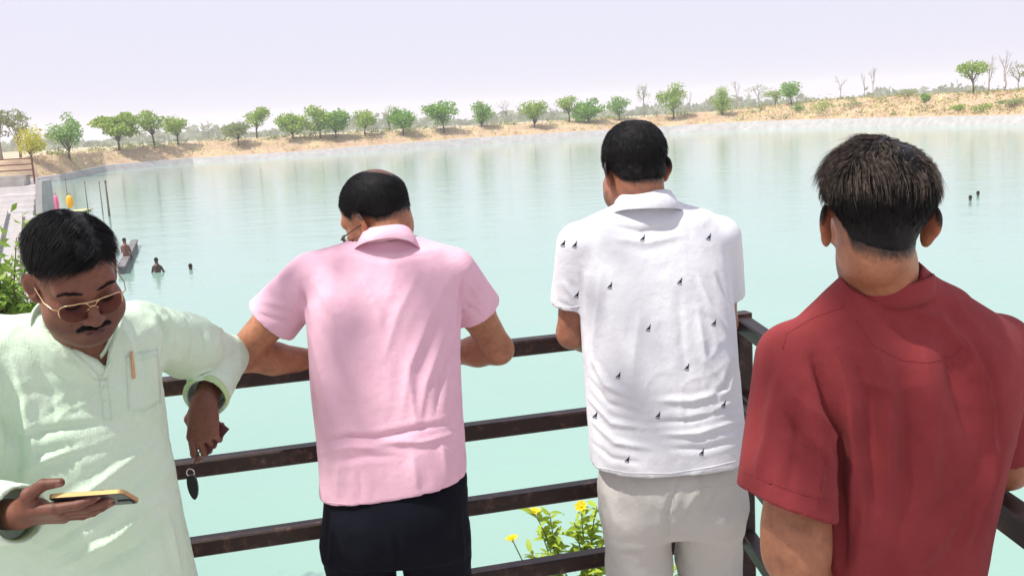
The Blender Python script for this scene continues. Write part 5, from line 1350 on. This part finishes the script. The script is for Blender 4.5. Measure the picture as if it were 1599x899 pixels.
# ------------------------------------------------------------------ man in the pale mint kurta, facing the camera and looking at his phone
M['mint'] = fabric('mint_cotton', (.66, .80, .65), (.60, .77, .58), 700, .04, .5, 20)
M['mint_lining'] = fabric('mint_lining', (.50, .68, .36), (.45, .62, .30), 700, .04)
def man_kurta():
    root = empty('person', (at(100, 800, 2.4)[0], 2.4, FLOOR)); tag(root, 'man in pale mint kurta and tinted glasses looking down at his phone', 'person')
    head = Head(at(117, 433, 2.15), frame(facing(141, -25), R(-8)), 1.03, 1.0,
                ([-.115, -.085, -.055, -.02, .0, .02, .040, .062, .075, .11], [-.055, -.050, -.035, .020, .032, .026, .044, .058, .062, .075]),
                lambda p: .004 + .006 * smooth01((p[:, 2] - .04) / .06))
    nb = at(112, 522, 2.33); sR, sL = at(-28, 545, 2.30), at(226, 520, 2.47)
    eL, wL = at(352, 558, 2.80), at(320, 622, 2.60); eR, wR = at(-75, 800, 2.13), at(30, 803, 1.985)
    T = Loft([prow(10, 500, 205, 488, 2.33, .075, DR=2.43), prow(-25, 520, 236, 508, 2.32, .10, DR=2.47), prow(-45, 560, 250, 548, 2.32, .125, DR=2.47), prow(-50, 640, 257, 630, 2.32, .140, DR=2.46), prow(-54, 720, 268, 710, 2.32, .150, DR=2.45),
              prow(-56, 800, 283, 790, 2.32, .155, DR=2.44), prow(-58, 899, 303, 890, 2.32, .160, DR=2.44), prow(-66, 1050, 335, 1040, 2.32, .17, DR=2.44), prow(-70, 1200, 360, 1190, 2.32, .18, DR=2.44)], 2.3)
    cc = T.at(np.array([.55])); yw = cc[4][0]; ux = np.array([math.cos(yw), math.sin(yw), 0]); fr_ = np.array([math.sin(yw), -math.cos(yw), 0]); ctr = np.array([cc[0][0], cc[1][0], .62])
    hipA, hipB = ctr - ux * .09, ctr + ux * .09; kA, kB = hipA + np.array([-.01, -.02, -.36]), hipB + np.array([.02, -.03, -.36]); aA, aB = np.array([kA[0], kA[1] + .03, FLOOR + .1]), np.array([kB[0] + .02, kB[1] + .02, FLOOR + .1])
    # left hand hangs from the wrist with a key; right hand carries the phone
    hL = Hand(wL + np.array([0, -.01, -.005]), (-.07, -.16, -1), (-.08, -1, .2), 1, [(22, 34, 22), (40, 52, 30), (58, 66, 40), (62, 70, 40)], [(.040, .045, -.016), (.038, .072, -.032), (.026, .092, -.040)], 1.10)
    hf = nrm((.985, -.10, .03)); hn = nrm((.0, -.62, -.78))
    hR = Hand(wR, hf, hn, -1, [(6, 14, 10), (4, 12, 10), (2, 12, 10), (0, 14, 10)], [(.046, .040, -.022), (.058, .072, -.036), (.054, .102, -.040)], 1.08)
    hd = head.sdf(); hls, hrs = hL.sdf(), hR.sdf(); lg = legs_body(hipA, hipB, kA, kB, aA, aB); nt_ = head.wor((0, -.022, -.062))
    def body(P):
        d = smin(T(P, -.014) + .016 * smooth01((nb[2] - .15 - P[:, 2]) / .05), chain(P, [sR, nb - np.array([0, 0, .03]), sL], [.04, .05, .04]), .05)
        d = smin(d, chain(P, [nb - np.array([0, -.03, .05]), (nb + nt_) / 2 + np.array([0, .01, 0]), nt_], [.055, .058, .060]), .02); d = smin(d, hd(P), .02)
        d = smin(d, chain(P, [sL, eL, eL * .6 + wL * .4, wL], [.045, .040, .038, .030], .02), .02)
        d = smin(d, chain(P, [sR, eR, eR * .6 + wR * .4, wR], [.042, .033, .035, .030], .02), .02)
        d = smin(d, np.minimum(hls(P), hrs(P)), .014)
        return smin(d, lg(P), .03)
    x0, x1 = min(eR[0], sR[0]) - .1, eL[0] + .09; hc = head.c; hl, hr = hL.wor((0, .07, -.01)), hR.wor((0, .09, -.01))
    fx = [(hc[0] - .125, hc[0] + .125, .0019), (hr[0] - .12, hr[0] + .14, .0026), (hl[0] - .07, hl[0] + .07, .0026)]
    fy = [(hc[1] - .15, hc[1] + .10, .0019), (hr[1] - .08, hr[1] + .08, .0026), (hl[1] - .08, hl[1] + .08, .0026)]
    fz = [(hc[2] - .18, hc[2] + .14, .0019), (hr[2] - .08, hr[2] + .08, .0026), (hl[2] - .14, hl[2] + .11, .0026)]
    def cols(V):
        C = skin_cols(V, (.185, .078, .047), [head], lips=(.15, .055, .05), beard=.5, scalp=(.012, .010, .010))
        for h in (hL, hR):
            m_ = np.linalg.norm(V - h.wor((0, .08, -.01)), axis=1) < .16; C[m_] *= np.array([.92, .90, .92])
            for pts, rs in h.fing + [h.thumb]:
                tip = h.wor(np.array(pts[-1]) + np.array([0, 0, rs[-1] * .8])); q = np.linalg.norm(V - tip, axis=1) < .0085; C[q] = C[q] * .5 + np.array([.42, .24, .20]) * .5
        return C
    bo, BV, BF = body_mesh('body', body, axis(x0, x1, .009, fx), axis(1.78, 2.95, .009, fy), axis(FLOOR - .02, hc[2] + .17, .013, fz), cols, M['skin'], root)
    fb = bvh_of(BV, BF)
    for sx in (-1, 1):
        face_hair(head, root, M['hair'], 'eyebrow', [(sx * .013, .1, .0225), (sx * .028, .1, .0240), (sx * .044, .1, .0235), (sx * .054, .1, .0175)], 260, .008, lambda p, sx=sx: (sx * 1.0, 0, .25), fb, .0020, 4 + sx)
        face_hair(head, root, M['hair'], 'eyelash', [(sx * .020, .1, -.0085), (sx * .033, .1, -.0115), (sx * .046, .1, -.0085)], 120, .006, lambda p, sx=sx: (sx * .2, .6, -.8), fb, .0004, 14 + sx)
    face_hair(head, root, M['hair'], 'moustache', [(-.031, .1, -.0645), (-.018, .1, -.0575), (-.003, .1, -.0565), (.003, .1, -.0565), (.018, .1, -.0575), (.031, .1, -.0645)], 1800, .0075, lambda p: (p[0] * 22, .1, -.75), fb, .0030, 9)
    # side-parted hair swept across the forehead
    def comb(p):
        part = p[:, 0] * 1.0                                   # parted on his left, swept to his right
        sw = np.stack([1.0 + 0 * part, .75 - 5 * np.maximum(0, p[:, 1] - .05), -.25 - 5 * np.maximum(0, .09 - p[:, 2])], 1)
        lf = np.stack([-1.0 + 0 * part, .3 + 0 * part, -1.2 + 0 * part], 1); k = smooth01((-.030 - p[:, 0]) / .012)[:, None]
        return sw * (1 - k) + lf * k + .18 * np.stack([vnoise(p * 40), vnoise(p * 40 + 9), vnoise(p * 40 + 21)], 1)
    hair_obj(head, root, M['hair'], .003, 12000, .036, comb, .035, .0007, .0022, 21, grow=lambda p: .35 + .85 * smooth01((p[:, 2] - .06) / .03) + .5 * smooth01((p[:, 1] - .045) / .03))
    glasses(head, None, M['gold'], lens_mat('plum_lens', (.60, .44, .47)), 'gold-framed glasses with plum-tinted lenses on the kurta man', name='sunglasses', top_only=True, wire=.0013, drop=-.004)
    # kurta
    vb = at(157, 582, 2.25); vt = nb + np.array([0, 0, .03])
    xr = ux
    def kurta(P):
        t = smin(T(P), chain(P, [sR + xr * .03, nb - np.array([0, 0, .02]), sL - xr * .03], [.062, .075, .062]), .05)
        def sleeve(pts, rs, cut, d, ri):
            fa = np.maximum(seg(P, pts[-2], pts[-1], rs[-2], rs[-1]), (P - cut) @ d)
            fa = np.maximum(fa, -np.maximum(seg(P, pts[-2], pts[-1], rs[-2] - .010, rs[-1] - .010), -((P - cut) @ d) - .055))
            return smin(chain(P, pts[:-1], rs[:-1], .03), fa, .012)
        dl = nrm(wL - eL); dr = nrm(wR - eR)
        cl = wL - dl * .005; crr = wR + dr * .004
        s1 = sleeve([sL, sL * .5 + eL * .5, eL, cl + dl * .03], [.074, .078, .062, .058], cl, dl, 0); s2 = sleeve([sR, eR, crr + dr * .03], [.080, .079, .060], crr, dr, 0)
        d = smin(t, np.minimum(s1, s2), .03)
        # side slits and hem
        h = P[:, 2] - .30; d = np.maximum(d, -h); d = np.maximum(d, -np.maximum(T(P, -.010, False), h - .05))
        # neck hole and front opening
        d = np.maximum(d, -chain(P, [nb + np.array([0, 0, .035]), nt_], [.056, .070]))
        q = P - vb; xx = q @ xr; zz = q[:, 2]; cx_ = np.interp(zz, [0, .11], [0, -.034]); wdt = np.interp(zz, [0, .05, .11], [.003, .030, .078])
        slit = np.maximum(np.maximum(np.abs(xx - cx_) - wdt, -zz), (q @ -fr_) - .10)
        return smax(d, -slit, .004)
    folds = [([(30, 830), (120, 780), (200, 720), (250, 680)], .014, .006), ([(60, 860), (150, 810), (230, 745), (262, 715)], .014, -.005), ([(90, 890), (180, 840), (260, 770)], .014, .006), ([(20, 740), (110, 700), (200, 670), (245, 655)], .012, .006), ([(60, 712), (140, 690), (225, 660)], .010, -.005),
             ([(140, 895), (220, 850), (280, 800)], .014, -.005), ([(10, 690), (80, 672), (160, 660)], .012, -.005), ([(20, 560), (40, 620), (45, 690)], .018, .006), ([(55, 560), (80, 620), (90, 670)], .016, -.004), ([(215, 540), (235, 590), (245, 640)], .016, -.006), ([(200, 640), (225, 650), (255, 640)], .012, .005),
             ([(240, 480), (262, 520), (255, 560)], .011, -.008), ([(262, 478), (290, 520), (290, 560)], .013, .008), ([(290, 490), (318, 520), (325, 550)], .011, -.007), ([(310, 500), (345, 520), (360, 545)], .012, .007), ([(300, 590), (330, 580), (362, 590)], .010, .006), ([(296, 605), (330, 598), (358, 606)], .009, -.005), ([(230, 470), (250, 500)], .012, .007),
             ([(5, 790), (18, 815), (25, 840)], .010, .005), ([(0, 640), (30, 700), (25, 760)], .016, -.008), ([(180, 500), (205, 540)], .012, .005), ([(120, 600), (140, 640)], .014, .004), ([(60, 520), (95, 555), (130, 580)], .012, .005), ([(40, 535), (80, 580), (115, 600)], .012, -.004), ([(262, 800), (282, 890)], .012, .005)]
    so, SV, SF = garment('kurta', kurta, (x0 - .06, 1.9, .28), (x1 + .02, 2.98, nb[2] + .06), .0058, M['mint'], root, [(l_, w_, h_ * 1.5) for l_, w_, h_ in folds], (.0036, 13, (1, 1, .7)))
    bv = bvh_of(SV, SF)
    up = nrm(nt_ - nb + np.array([0, .02, .04])); f_ = nrm(fr_ + np.array([.12, 0, -.2])); f_ = nrm(f_ - up * (f_ @ up)); Mc = np.stack([np.cross(f_, up), f_, up], 1)
    ring_sweep('collar', nb + up * .030, Mc, .076, .080, [(0, -.03), (.002, .016), (.005, .022), (.009, .018), (.010, -.03)], M['mint'], so, 48, 312, 60, lambda p, a, dr, dz: p * np.array([1 + .06 * abs(math.sin(a)), 1, 1]) + np.array([0, 0, -.055 * smooth01((math.cos(a) + .1) / .95)]))
    lr = lambda x0_, y0, x1_, y1, n, w0, w1: [[(x0_ + (x1_ - x0_) * i / n - w0, y0 + (y1 - y0) * i / n), (x0_ + (x1_ - x0_) * i / n, y0 + (y1 - y0) * i / n), (x0_ + (x1_ - x0_) * i / n + w1, y0 + (y1 - y0) * i / n)] for i in range(n + 1)]
    seam('neck_band', bv, [(74, 505), (100, 540), (128, 566), (153, 590)], 9, .003, M['mint'], so); seam('neck_band', bv, [(190, 492), (181, 530), (171, 560), (163, 590)], 9, .003, M['mint'], so)
    patch('placket', bv, lr(160, 592, 168, 655, 10, 6, 7), .0022, M['mint'], so)
    pk = [[(196 + 50 * u / 8 + 4 * v / 10 , 556 - 12 * u / 8 + (92 - 2 * abs(u - 4)) * v / 10) for u in range(9)] for v in range(11)]
    patch('pocket', bv, pk, .0026, M['mint'], so)
    seam('pocket_seam', bv, [(198, 566), (222, 560), (246, 553)], 2.4, .0036, M['mint'], so)
    for y in (604, 628):
        h = hit(bv, 163, y)
        if h is not None:
            nn = h[1] if h[1] @ (CAM - h[0]) > 0 else -h[1]; mb = MB(); mb.tube([h[0] + nn * .002, h[0] + nn * .0045], [.005, .0042], 10); mb.build('button', M['mint'], so, True)
    # contrast lining rolled at the cuffs
    for w_, d_ in ((wL, nrm(wL - eL)), (wR, nrm(wR - eR))):
        cl = w_ - d_ * .003; t = nrm(np.cross(d_, (0, 0, 1))); Mx = np.stack([t, np.cross(d_, t), d_], 1)
        ring_sweep('cuff', cl - d_ * .006, Mx, .0505, .0505, [(0, -.03), (.0, .002), (.004, .006), (.009, .004), (.0105, -.006), (.009, -.012), (.0045, -.004), (.0045, -.03)], M['mint_lining'], so, 0, 360, 48, lambda p, a, dr, dz: p + np.array([0, 0, .003 * math.sin(3 * a + 1)]))
    # pyjama trousers and sandals-like shoes
    def trous(P):
        d = ell(P, ctr + np.array([0, 0, -.03]), (.16, .13, .14))
        for h, k, a in ((hipA, kA, aA), (hipB, kB, aB)): d = smin(d, chain(P, [h, k, a + np.array([0, 0, -.02])], [.09, .085, .075], .03), .02)
        return np.maximum(d, FLOOR + .05 - P[:, 2])
    garment('trousers', trous, (ctr[0] - .32, ctr[1] - .25, FLOOR), (ctr[0] + .34, ctr[1] + .25, .8), .011, M['white'], root, (), (.004, 10, (1, 1, .4)))
    for a in (aA, aB): shoe(a + np.array([0, -.03, 0]), (.15, -1), M['shoe'], root)
    # pen in the pocket
    h = hit(bv, 209, 590); h2 = hit(bv, 206, 556)
    if h is not None and h2 is not None:
        M['pen'] = simple('pen_plastic', (.62, .33, .18), .35, .5, .05, 30); nn = nrm(CAM - h[0])
        a_, b_ = h[0] + nn * .006, h2[0] + nn * .006; pen = empty('pen', a_); tag(pen, 'orange-brown pen clipped in the chest pocket of the kurta', 'pen')
        mb = MB(); mb.tube([a_, b_, b_ + nrm(b_ - a_) * .012], [.0042, .0042, .003], 8); mb.build('barrel', M['pen'], pen, True)
        mb = MB(); mb.tube([b_ + nn * .004, b_ * .4 + a_ * .6 + nn * .006], [.0014, .0012], 6); mb.build('clip', M['gold'], pen, True)
    # phone lying on the fingers of the right hand
    pu = nrm(hf + np.array([0, 0, .02])); pn = nrm(-hn + np.array([.0, .0, .05])); pn = nrm(pn - pu * (pn @ pu)); pw = np.cross(pn, pu)
    pc = hR.wor((.010, .150, -.0205)); ph = empty('phone', pc); tag(ph, 'gold-edged smartphone lying in the right hand of the kurta man', 'phone')
    M['phone_gold'] = simple('phone_gold', (.55, .38, .16), .3, .5, .06, 40, metal=.8); M['phone_black'] = simple('phone_black', (.012, .012, .014), .15, .5, .05, 40); M['phone_back'] = simple('phone_back', (.03, .028, .03), .2, .5, .05, 40)
    def slab(Lx, Wy, t0, t1, r=.010):
        mb = MB(); pts = []
        for (sx, sy, a0) in ((1, 1, 0), (-1, 1, 90), (-1, -1, 180), (1, -1, 270)):
            for i in range(5):
                a = R(a0 + 22.5 * i); pts.append((sx * (Lx / 2 - r) + r * math.cos(a), sy * (Wy / 2 - r) + r * math.sin(a)))
        n = len(pts); mb.add([pc + pu * x + pw * y + pn * t for t in (t0, t1) for x, y in pts], [(i, (i + 1) % n, n + (i + 1) % n, n + i) for i in range(n)] + [tuple(range(n))[::-1], tuple(range(n, 2 * n))]); return mb
    slab(.158, .076, -.0042, .0042).build('frame', M['phone_gold'], ph); slab(.154, .072, .0043, .0052).build('screen', M['phone_black'], ph); slab(.155, .073, -.0052, -.0043).build('back_panel', M['phone_back'], ph)
    q = pc + pu * .060 + pw * .018
    mb = MB(); mb.box(q - pn * .0062, pu * .013, pw * .011, pn * .0012); mb.build('camera_bump', M['phone_black'], ph)
    # key on a ring with a leather fob, held in the left hand
    M['leather'] = simple('maroon_leather', (.07, .014, .018), .5, .4, .2, 60, .3); M['key_black'] = simple('key_plastic', (.008, .008, .009), .35, .5, .1, 40); M['steel'] = simple('steel', (.62, .60, .58), .25, .5, .05, 40, metal=1.0)
    kb = at(298, 741, 2.545); ke = at(305, 779, 2.545); key = empty('car_key', kb); tag(key, 'black key on a steel ring with maroon leather fob in the hanging left hand', 'key')
    dk = nrm(ke - kb); sk = nrm(np.cross(dk, (0, 1, 0))); nk = np.cross(sk, dk); Lk = np.linalg.norm(ke - kb)
    pts = []; nseg = 20
    for i in range(nseg):
        a = 2 * math.pi * i / nseg; t = .5 - .5 * math.cos(a); w_ = .0135 * (math.sin(math.pi * min(1, .15 + t * .85)) ** .5) if 0 < t < 1 else .003
        pts.append((t, math.copysign(w_, math.sin(a)) if abs(math.sin(a)) > 1e-6 else 0))
    mb = MB(); mb.add([kb + dk * Lk * t + sk * w_ + nk * z for z in (-.004, .004) for t, w_ in pts], [(i, (i + 1) % nseg, nseg + (i + 1) % nseg, nseg + i) for i in range(nseg)] + [tuple(range(nseg))[::-1], tuple(range(nseg, 2 * nseg))]); mb.build('key_head', M['key_black'], key)
    rc = kb - dk * .006; mb = MB(); mb.tube([rc + (sk * math.cos(a) + dk * math.sin(a)) * .010 for a in np.linspace(0, 2 * math.pi, 17)], .0018, 6); mb.build('ring', M['steel'], key, True)
    fa, fb_ = at(316, 705, 2.60), at(350, 664, 2.60); df = nrm(fb_ - fa); sf = nrm(np.cross(df, (0, 1, 0))); nf = np.cross(sf, df)
    mb = MB(); mb.box((fa + fb_) / 2, df * np.linalg.norm(fb_ - fa) / 2, sf * .0165, nf * .004); mb.build('leather_fob', M['leather'], key)
    mb = MB(); mb.tube([rc + dk * .0 - sk * .002 , hL.wor((.012, .10, -.035)), fa], .0018, 6); mb.build('strap', M['leather'], key, True)
man_kurta()

# ------------------------------------------------------------------ bathers in the lake
def bather(px, py_base, parts, label, col=(.08, .045, .035), base_z=WATER_Z, pos=None, sc=.78):
    p = on_plane(px, py_base, base_z) if pos is None else np.asarray(pos, float); o = empty('person', p); tag(o, label, 'person', None)
    parts = [tuple(np.array(q[:2]) * sc) + (q[2] * sc, q[3] * sc) for q in parts]
    def f(P):
        d = None
        for q in parts:
            e = seg(P, np.array(q[0]) + p, np.array(q[1]) + p, q[2], q[3]); d = e if d is None else smin(d, e, .04)
        d = smin(d, ell(P, p + np.array(parts[0][0]) + np.array([0, .0, .02]), np.array((.085, .10, .125)) * sc), .03)
        d = smin(d, ell(P, p + np.array(parts[0][0]) + np.array([.0, .10 * sc, -.0]), (.015, .025, .02)), .02)
        return d
    V, F = nets(f, axis(p[0] - .7, p[0] + .7, .03), axis(p[1] - .6, p[1] + .6, .03), axis(p[2] - .75, p[2] + .95, .03), 1)
    hz = np.array(parts[0][0])[2] + p[2]
    keep(mesh_obj('body', V, F, M['skin'], None, True, np.tile(np.array(col), (len(V), 1))), o)
    hp = p + np.array(parts[0][0])
    V, F = nets(lambda P: np.maximum(ell(P, hp + np.array([0, -.012, .04]), np.array((.098, .112, .118)) * sc), hp[2] + .02 - P[:, 2] - .25 * (P[:, 1] - hp[1])), axis(hp[0] - .2, hp[0] + .2, .025), axis(hp[1] - .2, hp[1] + .2, .025), axis(hp[2] - .1, hp[2] + .25, .025), 1)
    keep(mesh_obj('hair', V, F, M['hair'], None, True), o)
bather(246, 425, [((.0, 0, .52), (0, 0, .32), .06, .06), ((0, 0, .26), (0.02, 0, -.45), .15, .14), ((-.17, 0, .25), (-.26, .05, -.02), .055, .045), ((-.26, .05, -.02), (-.15, .22, -.12), .045, .04), ((.18, 0, .25), (.27, .06, .0), .055, .045), ((.27, .06, 0), (.16, .24, -.1), .045, .04)], 'dark bather standing waist-deep in the lake right of the jetty')
bather(298, 421, [((0, 0, .12), (0, 0, -.1), .06, .07), ((0, 0, -.15), (0, 0, -.5), .15, .14), ((-.17, 0, -.14), (-.3, .1, -.2), .05, .04), ((.17, 0, -.14), (.3, .1, -.2), .05, .04)], 'bather with only the head above water, right of the standing one')
bather(1515, 313, [((0, 0, .13), (0, 0, -.1), .06, .07), ((0, 0, -.15), (0, .3, -.4), .15, .14), ((-.17, 0, -.14), (-.3, .1, -.2), .05, .04), ((.17, 0, -.14), (.3, .1, -.2), .05, .04)], 'swimmer far out at right, nearer and darker head of two', (.06, .04, .03))
bather(1527, 306, [((0, 0, .13), (0, 0, -.1), .06, .07), ((0, 0, -.15), (0, .3, -.4), .15, .14), ((-.17, 0, -.14), (-.3, .1, -.2), .05, .04), ((.17, 0, -.14), (.3, .1, -.2), .05, .04)], 'swimmer far out at right, farther head of two', (.08, .05, .04))
bather(192, 427, [((.0, 0, .50), (0, 0, .3), .06, .06), ((0, 0, .24), (0.0, 0, -.15), .15, .15), ((-.17, 0, .22), (-.22, .12, -.05), .055, .045), ((.17, 0, .22), (.2, .14, -.05), .055, .045), ((-.08, .05, -.16), (-.1, .42, -.16), .08, .06), ((.08, .05, -.16), (.1, .42, -.16), .08, .06), ((-.1, .42, -.16), (-.1, .45, -.5), .055, .04), ((.1, .42, -.16), (.1, .45, -.5), .055, .04)], 'bather sitting on the slanting jetty wall', (.20, .09, .075), pos=(ja[0] + dj[0] * 3.2, ja[1] + dj[1] * 3.2, WATER_Z + .46))
